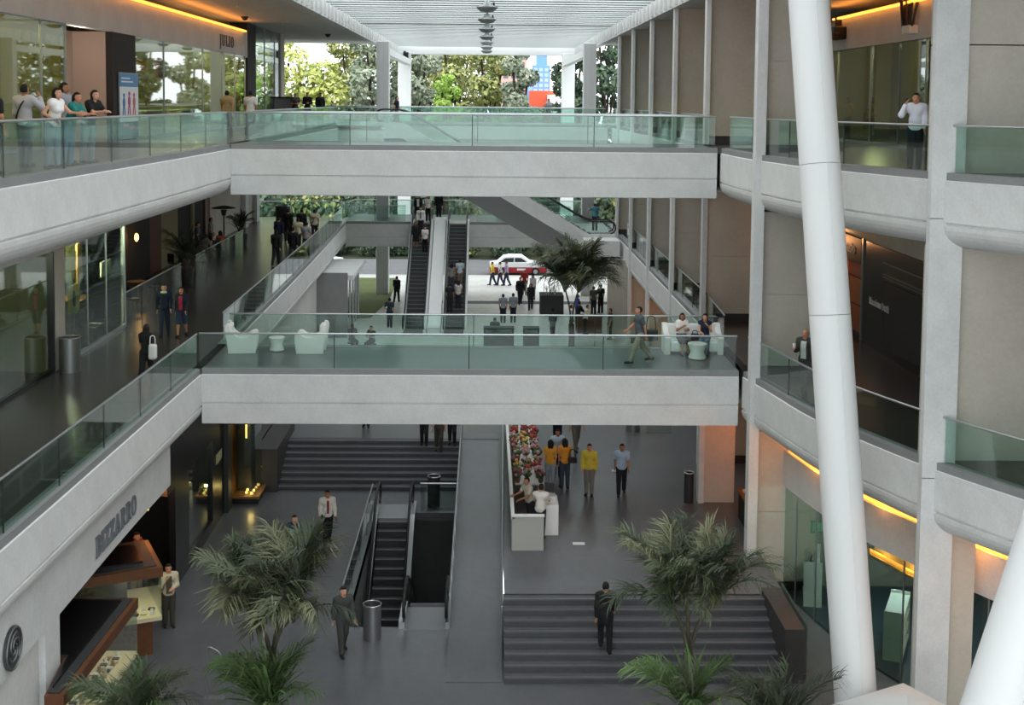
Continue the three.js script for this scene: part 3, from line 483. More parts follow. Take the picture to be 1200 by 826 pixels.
// ------------------------------------------------------------ right shops
// top level: glass front, sign band, cove light
{ const g = structGroup('wall_right', 'sign band above the fin-side top shop'); mesh('sign_band', bx(14.2, 14.5, 16.55, 17.75, 20, 60), mat.ceil, g); mesh('pier', bx(14.2, 15, Y3, YS, 60, 72), mat.beige, g); }
glazing('tall shop window behind the man on the telephone', 14.3, Y3, 16.55, [32, 36, 41.5, 44.2, 47.5, 52, 60]);
struct('ceiling', bx(14.5, 24, 17.6, 17.7, 20, 60), mat.ceil, 'ceiling inside the fin-side top shop');
shopRoom('interior of the fin-side top shop', 14.4, 19, Y3, 17.6, 30, 60, M('#7a7462', 0.85));
struct('wall_right', bx(14.6, 15, Y3, 16.5, 41.6, 43), mat.blackMatt, 'dark door leaf of the fin-side top shop');
{ const s = thing('cove_light', 'long warm cove light above the fin-side top sign band', 'light', [14.1, 17.78, 44]); wpart(s, 'glowing_strip', bx(14.0, 14.18, 17.76, 17.84, 30, 52), mat.cove); areaLight('#ff9d3c', 6, 22, 0.16, [14.0, 17.9, 41], [13.8, 18.3, 41]); }
for (const Z of [38, 46, 54]) pointLight('#ffdca0', 60 * 0.7, [16.5, 17.2, Z], 4);
{ // wall ornament: bundle of thin metal rods on a white block
  const t = thing('wall_ornament', 'bundle of dark metal rods on a pale block above the fin-side top shop', 'ornament', [14.05, 16.75, 42.6]);
  mesh('block', bx(-0.15, 0.15, 0, 0.26, -0.45, 0.3), mat.plasticWhite, t);
  for (let i = 0; i < 16; i++) { const z = rr(-0.75, 0.75), h = rr(0.75, 1.1); const r = mesh('rod', bar(new THREE.Vector3(rr(-0.1, 0.1), 0.22, z * 0.9), new THREE.Vector3(rr(-0.12, 0.12), 0.22 + h, z), 0.035, 6), i % 4 ? mat.charcoal : mat.wood, t); }
}
{ const t = thing('ceiling_speaker', 'black bracketed loudspeaker below the fin-side cove light', 'loudspeaker', [13.95, 16.9, 51]); mesh('cabinet', rbx(0.5, 0.5, 0.9, 0.05, 0, 0.3, 0), mat.black, t); mesh('bracket', bx(0, 0.4, 0.5, 0.95, 0.3, 0.42), mat.black, t); mesh('horn', rbx(0.3, 0.3, 0.6, 0.05, -0.2, 0.15, 0.3), mat.black, t); }
// middle level: orange panelled shop and black shop
{ const g = structGroup('wall_right', 'fin-side middle shop fronts'); mesh('bulkhead', bx(12.75, 13, 9.85, 11.3, 20, 72), mat.beige, g); mesh('black_front', bx(12.7, 12.9, Y2, 9.85, 20, 42.5), mat.black, g); mesh('black_front', bx(12.7, 12.9, Y2, 9.85, 47.2, 72), mat.darkWall, g); mesh('jamb', bx(12.66, 12.72, Y2, 9.9, 42.4, 42.55), mat.steelBrush, g); mesh('header', bx(12.65, 12.9, 9.0, 9.85, 42.6, 47.2), mat.charcoal, g);
  for (let r = 0; r < 3; r++) for (let c = 0; c < 3; c++) mesh('panel', bx(12.72, 12.8, Y2 + 0.2 + r * 0.93, Y2 + 1.08 + r * 0.93, 42.68 + c * 1.5, 44.1 + c * 1.5), [M('#b8622a', 0.5, { map: tWood }), M('#c4752f', 0.5, { map: tWood }), M('#a8532c', 0.5, { map: tWood })][(r + c * 2) % 3], g); mesh('panel_backing', bx(12.8, 12.9, Y2, 9.0, 42.6, 47.2), mat.black, g);
  for (const [a, b, z0, z1] of [[9.35, 9.4, 36.5, 40.2], [9.0, 9.04, 36.5, 40.2], [8.9, 8.94, 36.5, 40.2]]) mesh('metal_trim', bx(12.66, 12.7, a, b, z0, z1), mat.steelBrush, g); mesh('dark_window', bx(12.67, 12.7, Y2 + 0.3, 8.8, 36.5, 40.2), mat.charcoal, g); }
letters('shop_sign', 'pale lower case lettering on the header above the orange panels', 'custo', 0.36, sans, M('#b8bab8', 0.5), [12.64, 9.28, 44.4], -Math.PI / 2, 0.95, 0.02);
letters('shop_sign', 'white script lettering on the black fin-side middle shop front', 'Massimo Dutti', 0.23, serifR, M('#d8d8d4', 0.5), [12.68, 7.85, 41.6], -Math.PI / 2, 0.9, 0.02);
pointLight('#ffb070', 5, [12.2, 9.6, 45], 3);
// ground level: curved shop front with sign fascia and cove
const gp = smoothPath([[8.75, 37.2], [9.2, 34.4], [9.8, 32], [10.55, 30.2], [11.3, 28.6], [12.8, 25.8], [15, 22.5]], 24);
{ const g = structGroup('wall_right', 'curved sign fascia of the fin-side ground shop'); mesh('fascia', sweep(gp, [[0.2, 4.25], [0, 4.25], [0, 3.2], [0.2, 3.2], [0.2, 4.25]], -1), mat.white, g);
  for (let i = 0; i + 1 < gp.length; i += 2) { const a = gp[i], b = gp[Math.min(i + 2, gp.length - 1)]; mesh('pane', beam(V(a[0] + 0.08, 1.6, a[1]), V(b[0] + 0.08, 1.6, b[1]), 0.012, 3.2), mat.shopGlass, g); mesh('mullion', bx(a[0] + 0.06, a[0] + 0.1, 0, 3.2, a[1] - 0.015, a[1] + 0.015), mat.steelBrush, g); }
  mesh('back_wall', bx(16, 16.1, 0, 4.8, 18, 40), M('#6b655a', 0.85), g); mesh('end_wall', bx(9.2, 16, 0, 4.8, 37.2, 37.4), M('#8d8c82', 0.85), g); mesh('shop_floor', poly([[9, 37], ...gp.map(([x, z]) => [x + 0.15, z]), [16, 22], [16, 37]], 0.0, 0.03), M('#3a4652', 0.5), g); mesh('shop_ceiling', poly([...gp.map(([x, z]) => [x + 0.25, z]), [16, 22], [16, 37]], 3.5, 3.55), mat.white, g); }
{ const s = thing('cove_light', 'warm cove light over the curved fin-side ground sign fascia', 'light', [gp[4][0], 4.3, gp[4][1]]); wpart(s, 'glowing_strip', sweep(gp.slice(1), [[0.05, 4.28], [0.05, 4.36], [0.2, 4.36], [0.2, 4.28], [0.05, 4.28]], -1), mat.cove);
  for (const i of [4, 9, 14, 18]) pointLight('#ff9d3c', 3, [gp[i][0] - 0.02, 4.5, gp[i][1]], 3); }
{ const s = thing('cove_light', 'warm cove light inside the fin-side ground shop', 'light', [10.7, 2.55, 32]); wpart(s, 'glowing_strip', beam(V(10.3, 2.55, 33.2), V(11.3, 2.55, 30.4), 0.08, 0.05), mat.cove); wpart(s, 'pelmet', beam(V(10.5, 2.9, 33.3), V(11.5, 2.9, 30.5), 0.05, 0.9), mat.cream); wpart(s, 'ledge', beam(V(10.36, 2.45, 33.25), V(11.36, 2.45, 30.45), 0.34, 0.08), mat.cream); pointLight('#ffb45c', 1.2, [10.45, 2.7, 32.7], 3); pointLight('#ffb45c', 1.2, [10.85, 2.7, 31.6], 3); }
pointLight('#e8f4ff', 20, [11.5, 3.3, 33.6], 5); pointLight('#fff0dd', 14, [13.4, 3.2, 31], 5);
function shelf(label, x, Z, turn, n = 4) {
  const t = thing('shop_shelf', label, 'shelf', [x, 0.03, Z], turn); for (let i = 0; i < n; i++) mesh('shelf_board', bx(-0.8, 0.8, 0.1 + i * 0.36, 0.14 + i * 0.36, -0.25, 0.25), mat.plasticWhite, t);
  for (const s of [-0.8, 0.8]) mesh('side_panel', bx(s - 0.02, s + 0.02, 0, 1.3, -0.25, 0.25), mat.plasticWhite, t); return t;
}
shelf('white shop shelf with bottles beside the dark cheek wall', 9.62, 36.3, 1.35, 3); shelf('white shop shelf behind the slanted column', 10.95, 32.7, 1.15); shelf('white shop shelf further inside the fin-side ground shop', 12.2, 33.8, 1.15); shelf('white shop shelf near the wide white column', 11.75, 31.0, 1.1);
const bottleG = new THREE.LatheGeometry([[0, 0], [0.05, 0], [0.05, 0.16], [0.02, 0.21], [0.018, 0.28], [0, 0.28]].map(([x, y]) => new THREE.Vector2(x, y)), 10);
for (let i = 0; i < 9; i++) solo('bottle', 'small bottle on the white shop shelf beside the dark cheek wall', 'bottle', bottleG, [M('#6e3b1f', 0.3), M('#d8d2c2', 0.3), M('#2f5540', 0.3)][i % 3], [9.62 + (i - 4) * 0.035, 0.89, 36.3 + (i - 4) * 0.15], 'bottles on the shop shelf');
{ const t = thing('planter_bowl', 'dark bowl of dried stems inside the fin-side ground shop', 'bowl', [13.6, 1.5, 32.4]); mesh('bowl', new THREE.LatheGeometry([[0, 0], [0.15, 0], [0.35, 0.25], [0.32, 0.26], [0.12, 0.04], [0, 0.04]].map(([x, y]) => new THREE.Vector2(x, y)), 20), mat.darkWall, t); for (let i = 0; i < 8; i++) { const a = i * 0.8; mesh('stem', bar(new THREE.Vector3(0, 0.05, 0), new THREE.Vector3(Math.cos(a) * 0.3, 0.55, Math.sin(a) * 0.3), 0.012, 5), mat.wood, t); } mesh('pedestal', cyl(0.12, 0.12, 1.47, 0, -1.47, 0), mat.plasticWhite, t); }
{ // exit style green sign
  const t = thing('green_sign', 'small green sign inside the fin-side ground shop window', 'sign', [9.45, 2.3, 35.2]); mesh('panel', bx(-0.2, 0.2, 0, 0.36, -0.01, 0.01), M('#2f6b4d', 0.5), t); mesh('border', bx(-0.15, 0.15, 0.05, 0.31, -0.016, -0.01), M('#7fae92', 0.5), t); }
// fin-side ground, under the bridge: warm alcove with a food counter
struct('wall_right', bx(9.5, 9.7, Y1, 4.8, 37.5, 42), mat.beige, 'warmly lit beige wall of the food counter alcove');
struct('wall_right', bx(9.86, 10.1, Y1, 4.8, 42.3, 86), mat.beige, 'beige ground level wall behind the fins');
struct('wall_right', bx(6.9, 9.2, Y1, Y2 - 0.9, 71.2, 71.5), mat.beige, 'beige cross wall below the escalator landing');
pointLight('#ff8a38', 5, [9.2, 4.4, 40.0], 3); pointLight('#ff9a48', 2, [9.3, 4.4, 59], 3); pointLight('#ff9a48', 2, [9.3, 4.4, 66], 3);
for (const Z of [40.0, 59, 66]) { const t = thing('ceiling_spot', 'small warm ceiling spot along the fin-side ground wall', 'lamp', [Z > 50 ? 9.3 : 9.2, 4.66, Z], 0, 'ceiling spots along the fin-side ground wall'); mesh('housing', cyl(0.09, 0.09, 0.12), mat.steelBrush, t); mesh('bulb', cyl(0.06, 0.07, 0.03, 0, -0.02, 0), mat.lampWarm, t); }
{ const t = thing('food_counter', 'dark food counter with pale packets on top beside the fin wall', 'counter', [8.6, Y1, 39.0]); mesh('cabinet', bx(-0.45, 0.8, 0, 0.85, -0.9, 0.9), mat.blackMatt, t); mesh('counter_top', bx(-0.5, 0.85, 0.85, 0.92, -0.95, 0.95), mat.wood, t); mesh('screen', bx(0.3, 0.78, 0.92, 1.4, 0.1, 0.85), M('#a08a74', 0.6), t);
  for (let i = 0; i < 7; i++) solo('food_packet', 'small pale packet lying on the dark food counter', 'packet', rbx(0.2, 0.07, 0.26, 0.02), [mat.cream, M('#d8a878', 0.7), mat.wood][i % 3], [8.3 + (i % 3) * 0.24, Y1 + 0.957, 38.3 + i * 0.2], 'packets on the food counter'); }
struct('wall_right', bx(6.5, 7.5, Y1, Y1 + 1.1, 50.2, 50.23), mat.clearGlass, 'low glass screen beyond the second fin');

// ------------------------------------------------------------ furniture of the middle footbridge
function armchair(label, pos, turn) {
  const t = thing('lounge_chair', label, 'chair', pos, turn);
  const s = new THREE.Shape(); s.moveTo(-0.4, 0); s.lineTo(0.4, 0); s.quadraticCurveTo(0.46, 0.3, 0.44, 0.56); s.quadraticCurveTo(0.36, 0.66, 0.22, 0.52); s.quadraticCurveTo(0.0, 0.42, -0.18, 0.52); s.quadraticCurveTo(-0.34, 0.62, -0.4, 0.9); s.quadraticCurveTo(-0.52, 0.92, -0.5, 0.7); s.quadraticCurveTo(-0.42, 0.3, -0.4, 0);
  for (const z of [-0.4, 0.26]) { const g = new THREE.ExtrudeGeometry(s, { depth: 0.14, bevelEnabled: true, bevelSize: 0.02, bevelThickness: 0.02, bevelSegments: 2, curveSegments: 8 }); g.translate(0, 0.02, z); mesh('side_shell', g, mat.plasticWhite, t); }
  mesh('seat', rbx(0.78, 0.3, 0.56, 0.06, 0.02, 0.28, 0), mat.plasticWhite, t); const b = rbx(0.14, 0.6, 0.56, 0.05, -0.36, 0.6, 0); mesh('backrest', b, mat.plasticWhite, t); return t;
}
armchair('white moulded armchair nearest the cafe-side gallery on the middle footbridge', [-7.6, Y2, 40.0], 0.1);
armchair('white moulded armchair facing the cafe-side gallery on the middle footbridge', [-5.45, Y2, 40.0], Math.PI);
const stoolG = new THREE.LatheGeometry([[0, 0], [0.2, 0], [0.24, 0.05], [0.17, 0.22], [0.25, 0.42], [0.24, 0.45], [0, 0.45]].map(([x, y]) => new THREE.Vector2(x, y)), 28);
solo('stool', 'small white hourglass stool between the two white armchairs', 'stool', stoolG, mat.plasticWhite, [-6.55, Y2, 40.1]);
solo('side_table', 'small white hourglass table in front of the white sofa', 'table', stoolG.clone().scale(1.2, 1.1, 1.2), mat.plasticWhite, [6.62, Y2, 39.2]);
{ const t = thing('sofa', 'white moulded two-seat sofa occupied by two women', 'sofa', [6.62, Y2, 40.2]);
  mesh('seat', rbx(1.5, 0.34, 0.62, 0.06, 0, 0.25, 0.06), mat.plasticWhite, t); mesh('backrest', rbx(1.6, 0.62, 0.16, 0.06, 0, 0.58, -0.3), mat.plasticWhite, t);
  for (const s of [-1, 1]) { const sh = new THREE.Shape(); sh.moveTo(-0.4, 0); sh.lineTo(0.36, 0); sh.lineTo(0.42, 0.5); sh.quadraticCurveTo(0.36, 0.62, 0.2, 0.56); sh.quadraticCurveTo(-0.1, 0.55, -0.3, 0.85); sh.lineTo(-0.46, 0.85); sh.lineTo(-0.4, 0); const g = new THREE.ExtrudeGeometry(sh, { depth: 0.14, bevelEnabled: true, bevelSize: 0.02, bevelThickness: 0.02, bevelSegments: 2 }); g.rotateY(-Math.PI / 2); g.translate(s * 0.84 + 0.07, 0.02, 0); mesh('arm', g, mat.plasticWhite, t); } }

// bins
function bin(label, pos, r = 0.3, h = 0.95, m = mat.steelBrush) { const t = thing('litter_bin', label, 'bin', pos); mesh('body', cyl(r, r, h, 0, 0, 0, 28, true), m, t); mesh('liner', cyl(r * 0.9, r * 0.9, h * 0.8, 0, 0.02, 0, 20), mat.black, t); const k = new THREE.TorusGeometry(r, 0.02, 8, 28); k.rotateX(Math.PI / 2); k.translate(0, h, 0); mesh('rim', k, mat.steel, t); return t; }
bin('round steel litter bin before the basement escalator', [-2.94, 0, 33.4], 0.24); bin('round steel litter bin beside the cream shop window', [-12.0, Y2, 36.9], 0.3, 1.0); bin('dark litter bin behind the basement escalators', [-1.75, 0, 44.6], 0.22, 1.1, mat.charcoal);
bin('dark litter bin at the far end of the cafe-side middle gallery', [-12.6, Y2, 79.5], 0.42, 1.3, mat.charcoal); bin('round steel litter bin near the glass screen beyond the stairs', [6.0, Y1, 50.6], 0.28); bin('slim dark post bin beside the second fin', [6.8, Y1, 41.4], 0.16, 1, mat.charcoal);
{ const t = thing('stone_cabinet', 'grey square cabinet at the end of the cafe-side top gallery', 'cabinet', [-11.9, Y3, 76]); mesh('body', rbx(1.1, 1.5, 0.8, 0.03, 0, 0.75, 0), mat.curb, t); mesh('lid', rbx(1.25, 0.1, 0.95, 0.03, 0, 1.55, 0), mat.charcoal, t); }
// floor plaque
solo('floor_plaque', 'small white floor plate in front of the flower stall', 'plate', bx(-0.18, 0.18, 0, 0.012, -0.1, 0.1), mat.plasticWhite, [2.87, Y1, 37.4]);

// jewellery kiosks
function kiosk(label, pos, turn, w, d, dir) {
  const t = thing('jewellery_kiosk', label, 'kiosk', pos, turn), H = 2.35;
  mesh('plinth', bx(-w / 2 + 0.2, w / 2 - 0.2, 0, 0.95, -d / 2 + 0.2, d / 2 - 0.2), mat.wood, t); mesh('deck', bx(-w / 2, w / 2, 0.95, 1.05, -d / 2, d / 2), mat.cream, t);
  for (const [a, b, c, e] of [[-w / 2, w / 2, -d / 2, -d / 2 + 0.012], [-w / 2, w / 2, d / 2 - 0.012, d / 2], [w / 2 - 0.012, w / 2, -d / 2 + 0.02, d / 2 - 0.02], [-w / 2, -w / 2 + 0.012, -d / 2 + 0.02, d / 2 - 0.02]]) mesh('glass_side', bx(a, b, 1.05, 2.1, c, e), mat.clearGlass, t);
  mesh('core', bx(-w / 2 + 0.75, w / 2 - 0.75, 1.05, 2.1, -d / 2 + 0.75, d / 2 - 0.75), mat.darkWall, t);
  mesh('wood_band', bx(-w / 2 - 0.03, w / 2 + 0.03, 2.1, H, -d / 2 - 0.03, d / 2 + 0.03), mat.wood, t); mesh('roof_rim', bx(-w / 2 + 0.1, w / 2 - 0.1, H, H + 0.03, -d / 2 + 0.1, d / 2 - 0.1), mat.charcoal, t); mesh('roof_panel', bx(-w / 2 + 0.4, w / 2 - 0.4, H + 0.03, H + 0.08, -d / 2 + 0.4, d / 2 - 0.4), mat.black, t);
  return t;
}
{ const t = thing('jewellery_kiosk', 'wood and glass jewellery kiosk with the long edge towards the palm', 'kiosk', [-8.9, 0, 28]);
  const foot = (e) => [[-8.33 + e, 30.25 + e], [-8.45 + e, 25.2 - e], [-8.8 - e * 0.3, 25.2 - e], [-8.98 - e * 0.3, 26.95 - e * 0.3], [-10.9, 27.0 - e * 0.3], [-10.9, 30.25 + e]].reverse();
  wpart(t, 'plinth', poly(foot(-0.16), 0, 0.95), mat.wood); wpart(t, 'deck', poly(foot(0), 0.95, 1.05), mat.cream); wpart(t, 'core', poly([[-9.1, 29.5], [-10.8, 29.5], [-10.8, 27.6], [-9.1, 27.6]], 1.05, 2.1), mat.darkWall);
  const F = foot(0); for (let k = 0; k < 6; k++) { const a = F[k], c = F[(k + 1) % 6]; wpart(t, 'glass_side', beam(V(a[0], 1.575, a[1]), V(c[0], 1.575, c[1]), 0.012, 1.05), mat.clearGlass); }
  wpart(t, 'wood_band', poly(foot(0.03), 2.1, 2.35), mat.wood); wpart(t, 'roof_rim', poly(foot(-0.08), 2.35, 2.38), mat.charcoal); wpart(t, 'roof_panel', poly(foot(-0.28), 2.38, 2.43), mat.black); }
kiosk('wood and glass jewellery kiosk beside the man in the waistcoat', [-10.35, 0, 32.6], 0.42, 3.6, 2.2);
pointLight('#fff0d0', 2.2, [-8.75, 2.0, 29.6], 3); pointLight('#fff0d0', 2.2, [-8.95, 2.0, 32.6], 3); pointLight('#fff0d0', 2.2, [-8.8, 2.0, 27.4], 3);
{ const stand = new THREE.LatheGeometry([[0, 0], [0.06, 0], [0.07, 0.02], [0.03, 0.06], [0.045, 0.12], [0, 0.14]].map(([x, y]) => new THREE.Vector2(x, y)), 10), pad = rbx(0.16, 0.05, 0.12, 0.015, 0, 0.025, 0);
  for (let i = 0; i < 44; i++) { const Z = 29.9 - (i % 22) * 0.16, x = -8.62 - Math.floor(i / 22) * 0.22 - rr(0, 0.08) + (30 - Z) * -0.05; solo('jewellery_stand', 'tiny jewellery display piece in the long-edged kiosk', 'jewellery', i % 3 ? pad : stand, [mat.plasticWhite, mat.charcoal, mat.cream, M('#9a7a55', 0.6)][i % 4], [x, 1.05, Z], 'jewellery in the long-edged kiosk'); }
  for (let i = 0; i < 14; i++) solo('jewellery_stand', 'tiny jewellery display piece in the kiosk beside the man in the waistcoat', 'jewellery', i % 3 ? pad : stand, [mat.plasticWhite, mat.charcoal, mat.cream][i % 3], [-9.7 + (i % 7) * 0.19 - Math.floor(i / 7) * 0.08, 1.05, 32.0 + (i % 7) * 0.085 + Math.floor(i / 7) * 0.24], 'jewellery in the kiosk beside the waistcoat'); }

// flower stall
{ const t = thing('flower_stall', 'long white stall counter with the grey end panel', 'stall', [1.35, Y1, 37.2]);
  mesh('end_panel', bx(-0.49, 0.44, 0, 1.02, -0.4, -0.34), M('#a5a69f', 0.6), t); mesh('end_cap', bx(-0.52, 0.46, 1.02, 1.07, -0.44, -0.3), mat.plasticWhite, t); mesh('side_rail', bx(-0.52, -0.42, 0.95, 1.05, -0.4, 13.6), mat.plasticWhite, t); mesh('side_panel', bx(-0.5, -0.46, 0, 0.95, -0.34, 13.6), M('#a5a69f', 0.6), t);
  for (let k = 0; k < 5; k++) mesh('shelf_table', bx(-0.3, 0.62, 0.62 + (k % 2) * 0.12, 0.68 + (k % 2) * 0.12, 4 + k * 2, 5.9 + k * 2), mat.plasticWhite, t); for (let k = 0; k < 10; k++) mesh('leg', bx(0.5, 0.56, 0, 0.62, 4.1 + k, 4.16 + k), mat.plasticWhite, t); }
{ const t = thing('till_counter', 'white till counter with screen beside the stall keepers', 'till', [2.05, Y1, 38.6]); mesh('cabinet', rbx(0.5, 0.95, 1.0, 0.02, 0, 0.475, 0), mat.plasticWhite, t); mesh('till', rbx(0.36, 0.2, 0.4, 0.03, 0, 1.05, 0.1), M('#cfd0cc', 0.5), t); mesh('screen', bx(-0.15, 0.15, 1.15, 1.42, 0.2, 0.25), mat.charcoal, t); }
{ const sp = new THREE.IcosahedronGeometry(0.06, 1), cols = ['#b0403a', '#b8704a', '#c9b25a', '#c8949c', '#d8d4cc', '#8c4452', '#a89c88', '#5c6a48'].map((c) => M(c, 0.8)), leaf = M('#3d5a30', 0.8), pot = [M('#7a5a3c', 0.7), mat.plasticWhite, M('#4a4a48', 0.6)];
  for (let i = 0; i < 54; i++) { const r = Math.floor(i / 3), c = i % 3, Z = 41.3 + r * 0.54, x = 1.12 + c * 0.36 + rr(-0.06, 0.06); const t = thing('flower_bouquet', 'small potted bouquet of bright flowers on the white stall shelves', 'bouquet', [x, Y1 + 0.68 + (Math.floor((r * 0.54) / 2) % 2) * 0.12, Z], rr(0, 6), 'bouquets on the flower stall');
    mesh('pot', cyl(0.07, 0.1, 0.17, 0, 0, 0, 10), pot[i % 3], t); const nb = 6, m = cols[Math.floor(rnd() * 8)]; for (let k = 0; k < nb; k++) { const b = mesh('bloom', sp, k % 3 === 2 ? cols[Math.floor(rnd() * 8)] : m, t); b.position.set(Math.cos(k * 1.26) * 0.11 * (k < 5 ? 1 : 0), 0.3 + rr(-0.03, 0.12), Math.sin(k * 1.26) * 0.11 * (k < 5 ? 1 : 0)); } const L = []; for (let k = 0; k < 6; k++) L.push(bar(new THREE.Vector3(0, 0.14, 0), new THREE.Vector3(Math.cos(k) * 0.15, 0.3, Math.sin(k) * 0.15), 0.03, 4)); mesh('leaves', merge(L), leaf, t); } }
// pendant lamps under the roof
{ const bell = new THREE.LatheGeometry([[0.05, 0.5], [0.12, 0.46], [0.16, 0.34], [0.44, 0.2], [0.46, 0.14], [0.3, 0.0], [0, -0.04]].map(([x, y]) => new THREE.Vector2(x, y)), 32);
  const ring = new THREE.TorusGeometry(0.45, 0.035, 8, 32); ring.rotateX(Math.PI / 2); ring.translate(0, 0.17, 0);
  [57.5, 66, 75, 84, 92, 100, 108].forEach((Z, i) => { const t = thing('pendant_lamp', 'large grey dome lamp hanging from the louvred roof', 'lamp', [0, YS + 0.05, Z], 0, 'dome lamps under the louvred roof'); mesh('shade', bell, M('#8a9494', 0.4, { metalness: 0.3 }), t); mesh('rim', ring, mat.steelBrush, t); mesh('cable', cyl(0.02, 0.02, 0.75, 0.02, 0.48, 0, 6), mat.charcoal, t); mesh('cage', cyl(0.05, 0.05, 0.2, 0.3, 0.2, 0, 6), mat.charcoal, t); }); }
// small roof camera
{ const t = thing('security_camera', 'small black camera on the inner corner of the roof end', 'camera', [-7.0, 18.1, 111.6]); mesh('body', rbx(0.45, 0.8, 0.4, 0.05), mat.black, t); mesh('mount', bx(-0.2, 0, 0.35, 0.5, -0.05, 0.05), mat.black, t); }
for (const [x, Z, l] of [[-9.6, 78, 'dark dome camera on the cafe-side top soffit near the roof beam'], [-11.6, 62, 'dark dome camera on the cafe-side top soffit above the sign band end']]) { const t = thing('dome_camera', l, 'camera', [x, YS - 0.16, Z]); const s = new THREE.SphereGeometry(0.16, 16, 8, 0, 6.3, 1.57, 1.57); s.translate(0, 0.12, 0); mesh('dome', s, mat.black, t); mesh('collar', cyl(0.18, 0.18, 0.05, 0, 0.11, 0), mat.charcoal, t); }
for (const [x, Z] of [[-10.6, 50], [-10.6, 55], [-11.2, 60], [-10.2, 66], [-10.2, 58]]) { const t = thing('downlight', 'small round downlight in the cafe-side top soffit', 'lamp', [x, YS - 0.03, Z], 0, 'downlights in the cafe-side top soffit'); mesh('lens', cyl(0.06, 0.06, 0.02, 0, 0, 0, 14), mat.lampWarm, t); mesh('ring', (() => { const g = new THREE.TorusGeometry(0.08, 0.02, 6, 18); g.rotateX(Math.PI / 2); g.translate(0, 0.01, 0); return g; })(), mat.steel, t); }
// white parasol
{ const t = thing('parasol', 'white square fabric parasol below the wide white column', 'parasol', [8.7, 0, 25.2], 0.5); const c = new THREE.ConeGeometry(1.9, 0.6, 4, 4, true); c.rotateY(Math.PI / 4); c.translate(0, 2.06, 0); mesh('canopy', c.toNonIndexed(), new THREE.MeshPhysicalMaterial({ color: '#e4e6e4', roughness: 0.9, side: THREE.DoubleSide, transmission: 0.3 }), t); mesh('pole', cyl(0.03, 0.03, 2.34), mat.steelBrush, t); mesh('base', cyl(0.32, 0.3, 0.08), mat.curb, t); for (let k = 0; k < 4; k++) { const a = k * Math.PI / 2 + Math.PI / 4; mesh('rib', bar(new THREE.Vector3(0, 2.33, 0), new THREE.Vector3(Math.cos(a) * 1.88, 1.74, Math.sin(a) * 1.88), 0.015, 6), mat.steelBrush, t); } }
// patio heater, cafe furniture
{ const t = thing('patio_heater', 'mushroom-shaped patio heater on the cafe terrace', 'heater', [-13.6, Y2, 66.6]); mesh('base', cyl(0.26, 0.24, 0.7), mat.charcoal, t); mesh('pole', cyl(0.04, 0.04, 1.2, 0, 0.7, 0, 10), mat.charcoal, t); mesh('burner', cyl(0.1, 0.16, 0.3, 0, 1.85, 0), mat.charcoal, t); mesh('reflector', new THREE.LatheGeometry([[0, 0.12], [0.2, 0.1], [0.62, 0], [0.62, -0.02], [0.2, 0.06], [0, 0.08]].map(([x, y]) => new THREE.Vector2(x, y + 2.25)), 32), mat.charcoal, t); }
for (const [x, Z, l] of [[-13.6, 62.6, 'dark cafe table beside the seated guests'], [-13.7, 47, 'dark cafe table behind the near glass fence'], [-13.6, 58.5, 'dark cafe table in front of the beige cafe wall'], [-13.6, 50, 'dark cafe table next to the terrace planter']]) { const t = thing('cafe_table', l, 'table', [x, Y2, Z]); mesh('table_top', cyl(0.4, 0.4, 0.04, 0, 0.72, 0, 28), mat.charcoal, t); mesh('pedestal', cyl(0.04, 0.04, 0.72, 0, 0, 0, 10), mat.charcoal, t); mesh('foot', cyl(0.25, 0.2, 0.03), mat.charcoal, t); }
{ const t0 = thing('cafe_chair', 'dark cafe chair on the cafe-side middle terrace', 'chair', [-13.1, Y2, 47.6], 2.4, 'dark chairs of the cafe terrace'); mesh('seat', rbx(0.42, 0.05, 0.42, 0.02, 0, 0.45, 0), mat.black, t0); mesh('backrest', rbx(0.42, 0.4, 0.04, 0.02, 0, 0.7, -0.2), mat.black, t0); for (const [a, b] of [[-1, -1], [1, -1], [-1, 1], [1, 1]]) mesh('leg', bar(new THREE.Vector3(a * 0.18, 0.44, b * 0.18), new THREE.Vector3(a * 0.21, 0, b * 0.21), 0.015, 6), mat.steelBrush, t0);
  for (const [x, Z, r] of [[-14.2, 46.4, 0.6], [-13.1, 50.7, 2.4], [-14.2, 49.4, 0.5], [-13.1, 58.9, 2.2], [-14.1, 58, 0.6], [-13.3, 63.4, 2.8], [-14.2, 62.3, 1.2]]) copy(t0, t0.userData.label, [x, Y2, Z], r); }
// booths and tables behind the middle footbridge
function booth(label, x, Z, w, h) { const t = thing('glass_booth', label, 'booth', [x, Y1, Z]); for (const [a, b, c, d] of [[-w / 2, w / 2, -0.35, -0.33], [-w / 2, w / 2, 0.33, 0.35]]) mesh('glass_side', bx(a, b, 0, h, c, d), mat.shopGlass, t); for (const s of [-1, 1]) for (const q of [-0.34, 0.34]) mesh('frame_post', bx(s * w / 2 - 0.04, s * w / 2 + 0.04, 0, h, q - 0.04, q + 0.04), mat.charcoal, t); mesh('top', bx(-w / 2 - 0.05, w / 2 + 0.05, h, h + 0.06, -0.4, 0.4), mat.charcoal, t); mesh('back_panel', bx(-w / 2, w / 2, 0, h * 0.8, -0.1, 0.1), mat.blackMatt, t); }
booth('dark wide glass booth on the paving behind the middle footbridge', 0.75, 66.4, 1.5, 1.3); booth('dark narrow glass booth on the paving behind the middle footbridge', 2.45, 66.4, 0.75, 1.3);
{ const t = thing('wooden_counter', 'brown wooden counter among the people under the rear palm', 'counter', [6.0, Y1, 72.5]); mesh('cabinet', bx(-0.7, 0.7, 0, 0.95, -0.35, 0.35), mat.wood, t); mesh('counter_top', bx(-0.75, 0.75, 0.95, 1.0, -0.4, 0.4), mat.black, t); }
